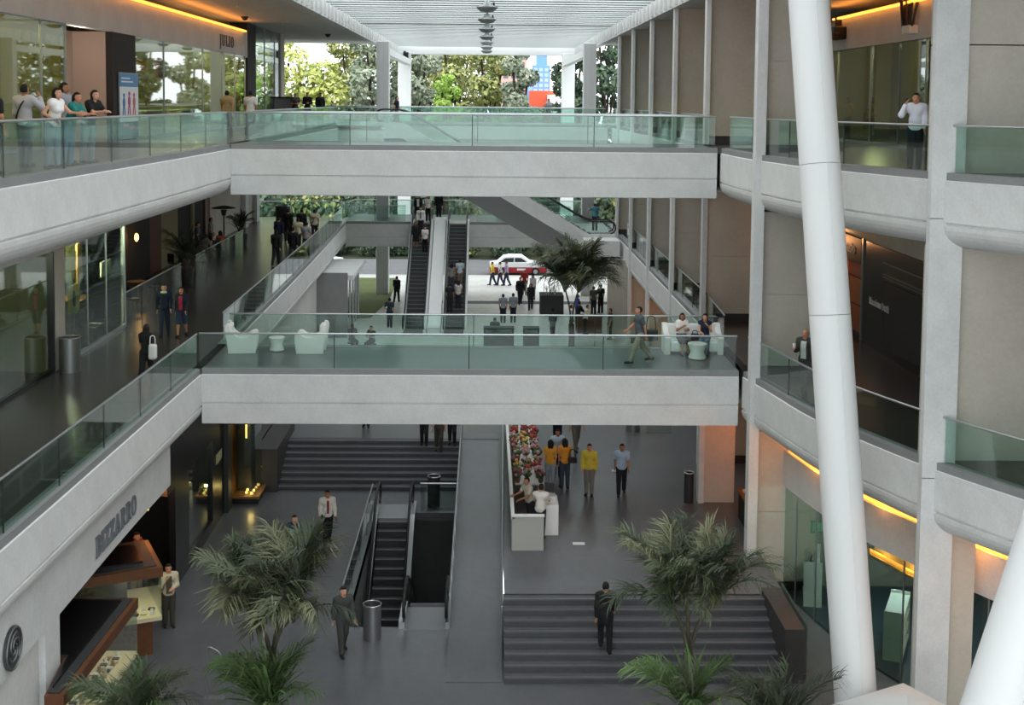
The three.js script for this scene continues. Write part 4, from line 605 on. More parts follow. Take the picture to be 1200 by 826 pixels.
// glass kiosk with white canopy below the cafe-side gallery
{ const g = thing('entrance_kiosk', 'glazed corner kiosk with white canopy under the cafe-side gallery', 'kiosk', [-8.2, Y1, 72]); mesh('canopy', bx(-1.2, 0.9, 3.2, 3.45, -1.4, 6), mat.whiteSmooth, g); mesh('wall_core', bx(-1.2, -0.5, 0, 3.2, -1.2, 5.8), mat.curb, g); for (let k = 0; k < 4; k++) mesh('glass_panel', bx(0.5, 0.52, 0, 3.2, -1 + k * 1.6, 0.5 + k * 1.6), mat.shopGlass, g); for (let k = 0; k < 5; k++) mesh('frame_post', bx(0.45, 0.57, 0, 3.2, -1.1 + k * 1.6, -1.02 + k * 1.6), mat.steel, g); }
struct('wall_left', bx(-9.6, -9.3, Y1, 4.8, 50.5, 71), mat.ceil, 'grey ground level wall under the cafe-side gallery');
struct('wall_left', bx(-9.3, -7.6, Y1, 4.8, 70.4, 70.6), mat.curb, 'grey cross wall beside the glazed kiosk');

// slim steel hoop in the lower court
{ const t = thing('hoop_barrier', 'slim steel hoop standing on the lower court floor beside the kiosk-side palm', 'barrier', [-6.6, 0, 30]); mesh('frame', tube([new THREE.Vector3(0, 0, 0), new THREE.Vector3(0, 1.15, 0), new THREE.Vector3(0.03, 1.25, 0), new THREE.Vector3(0.28, 1.15, 0.02), new THREE.Vector3(0.34, 1.02, 0.02), new THREE.Vector3(0.36, 0, 0.02)], 0.013, 60, 6), mat.steel, t); mesh('foot_plate', rbx(0.5, 0.012, 0.2, 0.005, 0.18, 0.006, 0), mat.steelBrush, t); }
// ------------------------------------------------------------ people
// a signed distance field of tapered capsules, meshed by surface nets
function netMesh(f, lo, hi, c) {
  const nx = Math.ceil((hi[0] - lo[0]) / c) + 1, ny = Math.ceil((hi[1] - lo[1]) / c) + 1, nz = Math.ceil((hi[2] - lo[2]) / c) + 1, F = new Float32Array(nx * ny * nz);
  for (let k = 0, q = 0; k < nz; k++) for (let j = 0; j < ny; j++) for (let i = 0; i < nx; i++, q++) F[q] = f(lo[0] + i * c, lo[1] + j * c, lo[2] + k * c);
  const id = new Int32Array(nx * ny * nz).fill(-1), P = [], I = [], sx = 1, sy = nx, sz = nx * ny;
  for (let k = 0; k < nz - 1; k++) for (let j = 0; j < ny - 1; j++) for (let i = 0; i < nx - 1; i++) {
    const q = i + j * sy + k * sz; let n = 0, x = 0, y = 0, z = 0;
    const e = (a, b, ax, ay, az, d) => { const u = F[a], v = F[b]; if (u < 0 !== v < 0) { const t = u / (u - v); n++; x += ax + (d === 0 ? t : 0); y += ay + (d === 1 ? t : 0); z += az + (d === 2 ? t : 0); } };
    e(q, q + 1, 0, 0, 0, 0); e(q + sy, q + sy + 1, 0, 1, 0, 0); e(q + sz, q + sz + 1, 0, 0, 1, 0); e(q + sy + sz, q + sy + sz + 1, 0, 1, 1, 0);
    e(q, q + sy, 0, 0, 0, 1); e(q + 1, q + 1 + sy, 1, 0, 0, 1); e(q + sz, q + sz + sy, 0, 0, 1, 1); e(q + 1 + sz, q + 1 + sz + sy, 1, 0, 1, 1);
    e(q, q + sz, 0, 0, 0, 2); e(q + 1, q + 1 + sz, 1, 0, 0, 2); e(q + sy, q + sy + sz, 0, 1, 0, 2); e(q + 1 + sy, q + 1 + sy + sz, 1, 1, 0, 2);
    if (n) { id[q] = P.length / 3; P.push(lo[0] + (i + x / n) * c, lo[1] + (j + y / n) * c, lo[2] + (k + z / n) * c); }
  }
  const quad = (a, b, d, e, flip) => { if (a < 0 || b < 0 || d < 0 || e < 0) return; if (flip) I.push(a, d, b, a, e, d); else I.push(a, b, d, a, d, e); };
  for (let k = 1; k < nz - 1; k++) for (let j = 1; j < ny - 1; j++) for (let i = 1; i < nx - 1; i++) {
    const q = i + j * sy + k * sz, s = F[q] < 0;
    if (s !== F[q + sx] < 0) quad(id[q - sy - sz], id[q - sz], id[q], id[q - sy], !s);
    if (s !== F[q + sy] < 0) quad(id[q - sx - sz], id[q - sx], id[q], id[q - sz], !s);
    if (s !== F[q + sz] < 0) quad(id[q - sx - sy], id[q - sy], id[q], id[q - sx], !s);
  }
  const g = new THREE.BufferGeometry(); g.setAttribute('position', new THREE.Float32BufferAttribute(P, 3)); g.setIndex(I); g.computeVertexNormals(); return g;
}
const smin = (a, b, k) => { const h = Math.max(k - Math.abs(a - b), 0) / k; return Math.min(a, b) - h * h * k * 0.25; };
function field(caps, k, grow = 0) { // caps: [ax, ay, az, bx, by, bz, ra, rb, flatX]
  const C = caps.map((c) => { const dx = c[3] - c[0], dy = c[4] - c[1], dz = c[5] - c[2]; return [...c, dx, dy, dz, Math.max(1e-6, dx * dx + dy * dy + dz * dz)]; });
  return (x, y, z) => { let d = 9; for (const c of C) { const px = x - c[0], py = y - c[1], pz = z - c[2], dx = c[8], dy = c[9], dz = c[10]; let t = (px * dx + py * dy + pz * dz) / c[11]; t = t < 0 ? 0 : t > 1 ? 1 : t; const qx = px - dx * t, qy = py - dy * t, qz = pz - dz * t; const e = Math.sqrt(qx * qx + qy * qy + qz * qz) - (c[6] + (c[7] - c[6]) * t) - grow; d = smin(d, e, k); } return d; };
}
const boundsOf = (caps, m) => { const lo = [9, 9, 9], hi = [-9, -9, -9]; for (const c of caps) for (const o of [0, 3]) for (let a = 0; a < 3; a++) { const r = Math.max(c[6], c[7]) + m; lo[a] = Math.min(lo[a], c[o + a] - r); hi[a] = Math.max(hi[a], c[o + a] + r); } return [lo, hi]; };
const vadd = (a, b, s = 1) => [a[0] + b[0] * s, a[1] + b[1] * s, a[2] + b[2] * s];
// poses: lean = torso tilt; legs [thigh forward, knee bend]; arms [forward, out, elbow bend, inward]; head [turn, nod]
const POSE = {
  stand: { lean: 0.02, L: [0.03, 0.03], R: [-0.03, 0.03], aL: [0.02, 0.14, 0.2, 0.05], aR: [0.05, 0.14, 0.25, 0.05] },
  easy: { lean: 0.0, L: [0.1, 0.12], R: [-0.05, 0], aL: [-0.25, 0.35, 1.2, 0.5], aR: [0.02, 0.12, 0.2, 0.0] },
  walk: { lean: 0.06, L: [0.42, 0.12], R: [-0.28, 0.42], aL: [-0.4, 0.12, 0.25, 0], aR: [0.42, 0.12, 0.45, 0] },
  stroll: { lean: 0.04, L: [-0.18, 0.28], R: [0.26, 0.1], aL: [0.25, 0.12, 0.35, 0], aR: [-0.25, 0.12, 0.2, 0] },
  climb: { lean: 0.12, L: [0.6, 0.75], R: [-0.08, 0.05], aL: [-0.2, 0.12, 0.2, 0], aR: [0.3, 0.12, 0.35, 0] },
  rail: { lean: 0.38, L: [0.0, 0.05], R: [-0.1, 0.02], aL: [0.75, 0.1, 0.95, 0.55], aR: [0.75, 0.1, 0.95, 0.55] },
  railOne: { lean: 0.2, L: [0.05, 0.05], R: [-0.08, 0.02], aL: [0.75, 0.15, 0.75, 0.1], aR: [-0.35, 0.55, 1.3, 0.4] },
  phone: { lean: 0, L: [0.06, 0.05], R: [-0.04, 0.02], aL: [0.1, 0.15, 0.5, 0.1], aR: [0.75, 0.45, 2.2, 0.35] },
  cup: { lean: 0.03, L: [0.3, 0.1], R: [-0.2, 0.3], aL: [0.0, 0.12, 0.2, 0], aR: [0.35, 0.15, 1.55, 0.2] },
  chin: { lean: 0.02, L: [0.05, 0.04], R: [-0.05, 0.02], aL: [0.15, 0.12, 1.4, 0.6], aR: [0.5, 0.15, 2.15, 0.5] },
  fold: { lean: 0.03, L: [0.05, 0.04], R: [-0.04, 0.02], aL: [0.3, 0.12, 1.4, 0.7], aR: [0.3, 0.12, 1.3, 0.7] },
  work: { lean: 0.22, L: [0.03, 0.03], R: [-0.05, 0.02], aL: [0.5, 0.15, 0.8, 0.2], aR: [0.55, 0.15, 0.9, 0.2] },
  reach: { lean: 0.06, L: [0.03, 0.03], R: [-0.05, 0.02], aL: [0.9, 0.2, 0.5, 0.1], aR: [0.1, 0.12, 0.25, 0] },
  sit: { lean: 0.12, L: [1.45, 1.4], R: [1.4, 1.25], aL: [0.45, 0.12, 1.3, 0.5], aR: [0.5, 0.15, 1.75, 0.5], sit: true },
  sitChin: { lean: 0.16, L: [1.5, 1.3], R: [1.4, 1.0], aL: [0.5, 0.2, 2.1, 0.45], aR: [0.5, 0.12, 1.0, 0.4], sit: true },
  armsUp: { lean: 0, L: [0.1, 0.1], R: [-0.1, 0.1], aL: [0.6, 0.8, 1.9, 0], aR: [0.6, 0.8, 1.9, 0] },
};
function skeleton(p, fem) {
  const hw = fem ? 0.155 : 0.185, hp = fem ? 0.092 : 0.088, J = {};
  let hipY = 0.9; const leg = (s, [t, k]) => { const hip = [s * hp, 0, 0], kn = vadd(hip, [s * 0.01, -Math.cos(t), Math.sin(t)], 0.43), an = vadd(kn, [0, -Math.cos(t - k), Math.sin(t - k)], 0.41); return [hip, kn, an]; };
  J.L = leg(1, p.L); J.R = leg(-1, p.R); const low = Math.min(J.L[2][1], J.R[2][1]); hipY = 0.075 - low; for (const q of ['L', 'R']) for (const v of J[q]) v[1] += hipY;
  J.toe = ['L', 'R'].map((q) => { const a = J[q][2], lift = a[1] - 0.075; return [a[0] + (q === 'L' ? 0.02 : -0.02), 0.035 + lift * 0.55, a[2] + 0.17]; });
  J.heel = ['L', 'R'].map((q) => { const a = J[q][2]; return [a[0], a[1] - 0.035, a[2] - 0.04]; });
  const T = (x, y, z) => { const c = Math.cos(p.lean), s = Math.sin(p.lean); return [x, hipY + y * c - z * s, y * s + z * c]; };
  J.pel = T(0, 0.03, 0); J.waist = T(0, 0.2, 0.005); J.chest = T(0, 0.4, 0.0); J.sh = [T(hw, 0.5, -0.01), T(-hw, 0.5, -0.01)]; J.neck = T(0, 0.53, -0.005); const nl = p.lean * 0.5; J.head = vadd(J.neck, [0, 0.165 * Math.cos(nl), 0.165 * Math.sin(nl) + 0.015]);
  const arm = (i, s, [a, o, e, n]) => { const S = J.sh[i], up = [s * Math.sin(o), -Math.cos(o) * Math.cos(a), Math.cos(o) * Math.sin(a)], E = vadd(S, up, 0.285), f = [-s * Math.sin(n), -Math.cos(a + e) * Math.cos(n), Math.sin(a + e) * Math.cos(n)]; return [S, E, vadd(E, f, 0.25), f]; };
  J.aL = arm(0, 1, p.aL); J.aR = arm(1, -1, p.aR); J.hipY = hipY; J.T = T; return J;
}
const cap = (a, b, ra, rb = ra) => [...a, ...b, ra, rb];
const geoCache = {};
function personGeo(pose, fem, o) {
  const key = [pose, fem, o.sleeve, o.bottom, o.hair, o.coat].join(); if (geoCache[key]) return geoCache[key];
  const p = POSE[pose], J = skeleton(p, fem), out = {}, g = fem ? 0.92 : 1;
  const mid = (a, b, t) => [a[0] + (b[0] - a[0]) * t, a[1] + (b[1] - a[1]) * t, a[2] + (b[2] - a[2]) * t];
  const torso = [cap(vadd(J.pel, [0.06, 0, 0]), vadd(J.pel, [-0.06, 0, 0]), 0.108, 0.108), cap(J.pel, J.waist, 0.115 * g, 0.105 * g), cap(vadd(J.waist, [0.045, 0, 0]), vadd(J.waist, [-0.045, 0, 0]), 0.09 * g), cap(J.waist, J.chest, 0.105 * g, 0.115 * g), cap(mid(J.chest, J.sh[0], 0.45), mid(J.chest, J.sh[1], 0.45), 0.112 * g), cap(mid(J.neck, J.sh[0], 0.5), mid(J.neck, J.sh[1], 0.5), 0.065), cap(J.sh[0], J.sh[1], 0.052 * g)];
  if (fem) for (const s of [-1, 1]) { const b = J.T(s * 0.068, 0.36, 0.085); torso.push(cap(b, b, 0.055)); }
  const legs = [], arms = [], hands = [];
  for (const [q, i] of [['L', 0], ['R', 1]]) { const [h, k, a] = J[q]; legs.push(cap(h, k, 0.083, 0.057), cap(k, a, 0.056, 0.038), cap(mid(k, a, 0.25), mid(k, a, 0.4), 0.052, 0.05), cap(J.heel[i], J.toe[i], 0.038, 0.03)); }
  for (const q of ['aL', 'aR']) {
    const [s, e, w, f] = J[q]; arms.push(cap(s, e, 0.05 * g, 0.039 * g), cap(e, w, 0.04 * g, 0.027 * g));
    const up = new THREE.Vector3(...f), sd = new THREE.Vector3(0, 0, 1).addScaledVector(up, -up.z); if (sd.length() < 0.2) sd.set(0, 1, 0).addScaledVector(up, -up.y); sd.normalize(); const nm = new THREE.Vector3().crossVectors(up, sd).multiplyScalar(q === 'aL' ? -1 : 1);
    const at = (l, c, d) => [w[0] + up.x * l + sd.x * c + nm.x * d, w[1] + up.y * l + sd.y * c + nm.y * d, w[2] + up.z * l + sd.z * c + nm.z * d];
    const H = [cap(w, at(0.03, 0, 0), 0.025, 0.025)]; for (const c of [-0.022, 0, 0.022]) H.push(cap(at(0.03, c, 0), at(0.085, c, 0.004), 0.017, 0.015));
    [[0.031, 0.062], [0.0105, 0.078], [-0.0105, 0.07], [-0.031, 0.052]].forEach(([c, l]) => H.push(cap(at(0.09, c, 0.004), at(0.09 + l * 0.55, c * 1.12, 0.016), 0.0092, 0.0085), cap(at(0.09 + l * 0.55, c * 1.12, 0.016), at(0.09 + l * 0.9, c * 1.15, 0.042), 0.0085, 0.007)));
    H.push(cap(at(0.03, 0.03, 0.004), at(0.065, 0.052, 0.014), 0.012, 0.011), cap(at(0.065, 0.052, 0.014), at(0.1, 0.055, 0.028), 0.0105, 0.0085)); hands.push(H);
  }
  const neck = [cap(J.neck, J.head, 0.052 * g, 0.05 * g)], hd = J.head;
  const all = [...torso, ...legs, ...arms, ...neck], [lo, hi] = boundsOf(all, 0.06);
  const body = netMesh(field(all, 0.035), lo, hi, 0.024);
  // head with face
  const hf = (x, y, z) => {
    const X = x - hd[0], Yh = y - hd[1], Z = z - hd[2];
    let d = (Math.hypot(X / 0.074, Yh / 0.108, Z / 0.093) - 1) * 0.08; d = smin(d, Math.hypot(X, (Yh + 0.055), (Z - 0.03)) - 0.055, 0.04); // jaw
    d = smin(d, field([[0, 0.012, 0.088, 0, -0.022, 0.105, 0.009, 0.013]], 0.01)(X, Yh, Z), 0.012); // nose
    for (const s of [-1, 1]) { d = smin(d, Math.hypot((X - s * 0.076) / 0.5, Yh / 1.1, (Z + 0.005)) - 0.026, 0.008); d = Math.max(d, 0.014 - Math.hypot(X - s * 0.031, Yh - 0.012, Z - 0.094)); }
    return d;
  };
  const head = netMesh(hf, [hd[0] - 0.12, hd[1] - 0.15, hd[2] - 0.13], [hd[0] + 0.12, hd[1] + 0.15, hd[2] + 0.15], 0.0075);
  const parts = [body, head]; for (const H of hands) { const [a, b] = boundsOf(H, 0.012); parts.push(netMesh(field(H, 0.006), a, b, 0.006)); }
  for (const m of parts) { const P = m.attributes.position, c = new Float32Array(P.count * 3); for (let i = 0; i < P.count; i++) { const X = P.getX(i) - hd[0], Yh = P.getY(i) - hd[1], Z = P.getZ(i) - hd[2]; let v = [1, 1, 1]; if (m === head) { if (Z > 0.05 && Math.abs(Math.abs(X) - 0.031) < 0.014 && Math.abs(Yh - 0.012) < 0.008) v = [0.12, 0.1, 0.1]; else if (Z > 0.05 && Math.abs(X) < 0.026 && Math.abs(Yh + 0.052) < 0.008) v = [0.75, 0.4, 0.4]; } c.set(v, i * 3); } m.setAttribute('color', new THREE.Float32BufferAttribute(c, 3)); }
  out.body = mergeGeometries(parts);
  // clothes
  const sl = [], up = mid; for (const q of ['aL', 'aR']) { const [s, e, w] = J[q]; sl.push(cap(s, o.sleeve === 'none' ? up(s, e, 0.06) : o.sleeve === 'short' ? up(s, e, 0.62) : e, 0.056 * g, 0.05 * g)); if (o.sleeve === 'long') sl.push(cap(e, up(e, w, 0.9), 0.047 * g, 0.037 * g)); }
  const hem = o.coat ? -0.18 : -0.04, tn = (x, y, z) => { const dy = y - J.hipY; return dy; };
  const shirtCaps = [...torso, ...sl]; if (o.coat) shirtCaps.push(cap(J.pel, vadd(J.pel, [0, -0.16, p.sit ? 0.12 : 0]), 0.135, 0.14)); const sf = field(shirtCaps, 0.045, 0.016), [sl0, sh0] = boundsOf(shirtCaps, 0.05), nk = field(neck, 0.02, 0.012), ny = J.neck[1] - 0.012, waistY = J.hipY + hem;
  out.shirt = netMesh((x, y, z) => { let d = sf(x, y, z); const arm = Math.abs(x) > 0.2 || y < 0; d = Math.max(d, -nk(x, y - 0.0, z) * (y > ny ? 1 : 0) - (y > ny ? 0 : 9)); if (Math.abs(x) < 0.19) d = Math.max(d, waistY - y); return d; }, sl0, sh0, 0.022);
  if (o.bottom === 'trousers' || o.bottom === 'shorts') { const tc = []; for (const q of ['L', 'R']) { const [h, k, a] = J[q]; tc.push(cap(h, k, 0.097, 0.072)); if (o.bottom === 'trousers') tc.push(cap(k, mid(k, a, 0.97), 0.07, 0.06)); } tc.push(torso[0], cap(J.pel, mid(J.pel, J.waist, 0.5), 0.118 * g, 0.112 * g)); const tf = field(tc, 0.03, 0.008), [a, b] = boundsOf(tc, 0.04); out.trousers = netMesh((x, y, z) => Math.max(tf(x, y, z), y - (J.hipY + 0.13)), a, b, 0.022); }
  else { const kn = mid(J.L[1], J.R[1], 0.5), ft = p.sit ? kn : [0, J.hipY - 0.46, mid(J.L[1], J.R[1], 0.5)[2] * 0.6], kc = [torso[0], cap(J.pel, mid(J.pel, J.waist, 0.5), 0.118 * g, 0.112 * g), cap(vadd(J.pel, [0.05, 0, 0]), vadd(ft, [0.09, 0, 0]), 0.115, 0.12), cap(vadd(J.pel, [-0.05, 0, 0]), vadd(ft, [-0.09, 0, 0]), 0.115, 0.12)]; const tf = field(kc, 0.05, 0.008), [a, b] = boundsOf(kc, 0.05); out.skirt = netMesh((x, y, z) => Math.max(tf(x, y, z), y - (J.hipY + 0.13), p.sit ? -9 : ft[1] - y), a, b, 0.022); }
  out.shoes = (() => { const l = []; for (const i of [0, 1]) { const q = ['L', 'R'][i], c = [cap(J.heel[i], J.toe[i], 0.046, 0.038), cap(J.heel[i], mid(J.heel[i], J[q][2], 0.9), 0.044, 0.04)], [a, b] = boundsOf(c, 0.02); l.push(netMesh(field(c, 0.02), a, b, 0.014)); } return l; })();
  // hair
  const hl = o.hair; const hairF = (x, y, z) => { const X = x - hd[0], Yh = y - hd[1], Z = z - hd[2]; let d = (Math.hypot(X / 0.086, (Yh - 0.012) / 0.114, (Z + 0.01) / 0.102) - 1) * 0.088; const face = Math.max(Yh - 0.062, -Z + 0.012 + (Yh > 0.02 ? 0.02 : 0)); if (hl !== 'bald') { if (Yh < 0.062 && Z > 0.03 - (hl === 'long' ? 0.01 : 0.035)) d = Math.max(d, 0.02); if (hl === 'short') d = Math.max(d, -(Yh + 0.055)); }
    if (hl === 'long') { const b = field([[0.04, 0.02, -0.05, 0.05, -0.3, -0.085, 0.06, 0.045], [-0.04, 0.02, -0.05, -0.05, -0.3, -0.085, 0.06, 0.045], [0.07, 0.04, 0.0, 0.075, -0.2, -0.04, 0.03, 0.03], [-0.07, 0.04, 0.0, -0.075, -0.2, -0.04, 0.03, 0.03]], 0.03)(X, Yh, Z); d = smin(d, b, 0.02); if (Yh < 0.055 && Z > 0.045) d = Math.max(d, 0.01); }
    if (hl === 'bob') { const b = field([[0.062, 0.03, -0.02, 0.07, -0.1, -0.02, 0.035, 0.03], [-0.062, 0.03, -0.02, -0.07, -0.1, -0.02, 0.035, 0.03], [0, 0.02, -0.07, 0, -0.1, -0.075, 0.06, 0.05]], 0.03)(X, Yh, Z); d = smin(d, b, 0.02); if (Yh < 0.055 && Z > 0.04) d = Math.max(d, 0.01); }
    if (hl === 'bald') d = Math.max(d, Yh - 0.03, Z - 0.0, -(Yh + 0.06)); if (hl === 'tail') { d = smin(d, field([[0, 0.03, -0.1, 0, -0.12, -0.13, 0.035, 0.02]], 0.01)(X, Yh, Z), 0.02); if (Yh < 0.062 && Z > 0.0) d = Math.max(d, 0.02); if (Yh < -0.06 && Z > -0.07) d = Math.max(d, 0.02); } return d; };
  out.hair = netMesh(hairF, [hd[0] - 0.16, hd[1] - (hl === 'long' ? 0.42 : 0.24), hd[2] - 0.2], [hd[0] + 0.16, hd[1] + 0.16, hd[2] + 0.14], 0.011);
  out.J = J; return geoCache[key] = out;
}
const skin = [M('#b98263', 0.6, { vertexColors: true }), M('#a06c4d', 0.6, { vertexColors: true }), M('#c9967a', 0.6, { vertexColors: true })];
const clothM = {}; const cloth = (c) => clothM[c] ??= M(c, 0.9);
function front(T, w, low, fem) { // flat strip following the chest
  const P = [[0.5, 0.1], [0.43, 0.14], [0.34, fem ? 0.16 : 0.15], [0.2, 0.135], [low, 0.14]].map(([y, z]) => new THREE.Vector3(...T(0, y, z))), l = []; for (let i = 0; i < 4; i++) l.push(beam(P[i], P[i + 1], w, 0.03)); return merge(l);
}
let pc = 0; const people = {};
function person(label, pose, [x, y, Z], deg, o = {}) {
  const { fem = false, h = 1.72, shirt = '#777777', legs = '#22242a', shoe = '#151515', hairC = '#15110f', sleeve = 'short', bottom = 'trousers', hair = fem ? 'long' : 'short', coat = false, tone, group, name = 'person' } = o;
  const G = personGeo(pose, fem, { sleeve, bottom, hair, coat }), t = thing(name, label, name === 'person' ? 'person' : 'mannequin', [x, y, Z], deg * Math.PI / 180, group); t.scale.setScalar(h / 1.72);
  if (POSE[pose].sit) t.position.y += (o.seat ?? 0) * 1;
  mesh('body', G.body, skin[tone ?? pc++ % 3], t); mesh('shirt', G.shirt, cloth(shirt), t); if (G.trousers) mesh('trousers', G.trousers, cloth(legs), t); if (G.skirt) mesh('skirt', G.skirt, cloth(legs), t); for (const s of G.shoes) mesh('shoe', s, cloth(shoe), t); mesh('hair', G.hair, cloth(hairC), t);
  if (o.tie) { mesh('tie', front(G.J.T, 0.065, 0.1), cloth(o.tie), t); }
  if (o.inner) { mesh('inner_shirt', front(G.J.T, fem ? 0.11 : 0.15, 0.04, fem), cloth(o.inner), t); }
  if (o.strap) { const T = G.J.T, P = [T(-0.1, 0.53, 0.02), T(-0.06, 0.45, -0.135), T(0.06, 0.25, -0.14), T(0.17, 0.06, -0.08)].map((v) => new THREE.Vector3(...v)); mesh('bag_strap', tube(P, 0.016, 20, 6), cloth(o.strap), t); }
  if (o.scarf) { const T = G.J.T, k = new THREE.TorusGeometry(0.085, 0.04, 8, 20); k.rotateX(Math.PI / 2.3); const c = T(0, 0.53, 0.02); k.translate(...c); mesh('scarf', k, cloth(o.scarf), t); }
  t.userData.J = undefined; people[label] = { t, J: G.J }; return t;
}
function handOf(label, q, along = 0.09) { const { t, J } = people[label]; t.updateMatrixWorld(); const w = vadd(J[q][2], J[q][3], along); return new THREE.Vector3(...w).applyMatrix4(t.matrixWorld); }
function held(name, label, category, geo, m, v) { const o = mesh(numbered(name), geo, m, scene); o.position.copy(v); return tag(o, label, category); }
function bag(label, v, w, h, d, col, strapTop) { const t = thing('shoulder_bag', label, 'bag', [v.x, v.y - h, -v.z]); mesh('pouch', rbx(w, h, d, Math.min(w, h, d) * 0.3, 0, h / 2, 0, 3), cloth(col), t); mesh('strap', tube([new THREE.Vector3(-w * 0.35, h * 0.9, 0), new THREE.Vector3(-w * 0.2, h + strapTop, 0), new THREE.Vector3(w * 0.2, h + strapTop, 0), new THREE.Vector3(w * 0.35, h * 0.9, 0)], 0.014, 20, 6), cloth(col), t); return t; }
// --- top level
person('person in black cut off at the end of the cafe-side top balustrade', 'stand', [-9.35, Y3, 24.5], 150, { shirt: '#151517', legs: '#1c1c20', h: 1.68 });
person('person with a dark strap across a pale shirt, seen from behind', 'phone', [-9.75, Y3, 27.3], 165, { shirt: '#b9b5b8', legs: '#4a4d52', strap: '#101010', h: 1.74, sleeve: 'long' });
person('woman in a white sleeveless blouse leaning at the cafe-side top balustrade', 'railOne', [-8.98, Y3, 26.75], 70, { fem: true, shirt: '#e8e6e2', legs: '#8f9ba8', sleeve: 'none', hair: 'bob', h: 1.68 });
person('woman in a teal top leaning on the cafe-side top balustrade', 'rail', [-8.98, Y3, 27.75], 75, { fem: true, shirt: '#1d7a70', legs: '#5d7f9c', hair: 'tail', h: 1.62 });
person('tall young person in grey looking over the others at the balustrade', 'stand', [-9.45, Y3, 28.9], 80, { shirt: '#93989c', legs: '#56606c', h: 1.8, hair: 'bob' });
person('woman in a black top leaning on the cafe-side top balustrade', 'rail', [-8.98, Y3, 29.1], 60, { fem: true, shirt: '#131214', legs: '#8a8f96', hair: 'bob', h: 1.68 });
person('man in a tan shirt walking away along the cafe-side top gallery', 'stroll', [-10.1, Y3, 50.2], 180, { shirt: '#a08e62', legs: '#26282c', h: 1.8 });
person('man in a white shirt and black trousers walking away on the cafe-side top gallery', 'stroll', [-9.15, Y3, 50.0], 178, { shirt: '#d4d6d4', legs: '#15161a', h: 1.8 });
person('dark clothed person in front of the grey square cabinet', 'fold', [-11.15, Y3, 75.2], 20, { shirt: '#4a4642', legs: '#22201e', h: 1.8 });
person('person in black beside the grey square cabinet at the top gallery end', 'fold', [-10.7, Y3, 77], 10, { shirt: '#141416', legs: '#18181a', h: 1.85, sleeve: 'long' });
person('person in black standing alone near the end rail of the cafe-side top gallery', 'stand', [-10.0, Y3, 77.5], 20, { shirt: '#101114', legs: '#18181a', h: 1.85, sleeve: 'long' });
person('person in dark navy at the top of the crossing escalator', 'stroll', [-5.25, Y3, 75.2], 80, { shirt: '#141a30', legs: '#101218', h: 1.7 });
person('woman in a grey top and black skirt on the rear top footbridge', 'stroll', [4.2, Y3, 86.5], 20, { fem: true, shirt: '#a9abb0', legs: '#121216', bottom: 'skirt', h: 1.66, hair: 'tail' });
person('man in an orange shirt embracing a woman behind the beige fins', 'reach', [8.75, Y3, 64.1], 85, { shirt: '#c4562a', legs: '#2a2c34', h: 1.75 });
person('woman in black embraced behind the beige fins', 'reach', [9.15, Y3, 64.1], -85, { fem: true, shirt: '#151416', legs: '#1a1a1e', h: 1.66, hair: 'tail' });
person('man in a white shirt telephoning at the fin-side top balustrade', 'phone', [9.98, Y3, 29.6], -20, { shirt: '#dfe3ec', legs: '#16181e', sleeve: 'long', h: 1.76 });
person('added woman in tan standing in for a reflection in the fin-side top shop', 'easy', [15.2, Y3, 53.6], -60, { fem: true, shirt: '#a08a5c', legs: '#2a2624', h: 1.75 });  // added figure standing in for a reflection in the shop glass
person('added woman in brown standing in for a reflection beside the glass joint', 'easy', [15.2, Y3, 50.4], -80, { fem: true, shirt: '#8a744c', legs: '#24221f', h: 1.75 });  // second added figure, in place of a mirrored passer-by
held('telephone', 'small dark telephone at the ear of the man in white', 'telephone', rbx(0.05, 0.11, 0.02, 0.008), mat.black, handOf('man in a white shirt telephoning at the fin-side top balustrade', 'aR', 0.1));
// --- middle level
person('man in a grey shirt and khaki trousers walking on the middle footbridge', 'walk', [4.75, Y2, 38.6], -82, { shirt: '#4d565a', legs: '#8d8675', h: 1.78, shoe: '#3a342c' });
bag('dark green shoulder bag of the man on the middle footbridge', new THREE.Vector3(5.08, Y2 + 1.02, -38.55), 0.42, 0.34, 0.16, '#2b332c', 0.4);
person('woman in a white top and patterned skirt on the white sofa', 'sit', [6.25, Y2, 40.1], 8, { fem: true, shirt: '#e2ddd8', legs: '#4a4a4c', bottom: 'skirt', hair: 'bob', h: 1.64 });
person('woman in a navy top and jeans on the white sofa', 'sitChin', [7.0, Y2, 40.1], -12, { fem: true, shirt: '#1b2036', legs: '#5f7488', hair: 'bob', sleeve: 'none', h: 1.66 });
bag('black handbag lying on the white sofa between the women', new THREE.Vector3(6.66, Y2 + 0.66, -39.95), 0.26, 0.24, 0.14, '#14171c', 0.08);
person('balding man in a dark jacket with a white cup on the fin-side middle gallery', 'cup', [8.85, Y2, 34.7], -35, { shirt: '#35352f', legs: '#3c3f44', sleeve: 'long', inner: '#a9b4ae', hair: 'bald', coat: true, h: 1.78 });
held('paper_cup', 'white paper cup in the hand of the balding man', 'cup', cyl(0.03, 0.042, 0.13), mat.plasticWhite, handOf('balding man in a dark jacket with a white cup on the fin-side middle gallery', 'aR', 0.06));
person('woman in black walking away with a white bag on the cafe-side middle gallery', 'stroll', [-9.35, Y2, 35.2], 170, { fem: true, shirt: '#101114', legs: '#16181e', hair: 'bob', h: 1.7, hairC: '#1a1310' });
bag('slouchy white shoulder bag of the woman in black', new THREE.Vector3(-9.12, Y2 + 1.18, -35.0), 0.22, 0.42, 0.2, '#dad8d2', 0.22);
person('man in dark blue with a cream scarf walking on the cafe-side middle gallery', 'stroll', [-10.7, Y2, 42.6], 8, { shirt: '#1c2838', legs: '#273140', sleeve: 'long', scarf: '#cfc6b0', h: 1.76 });
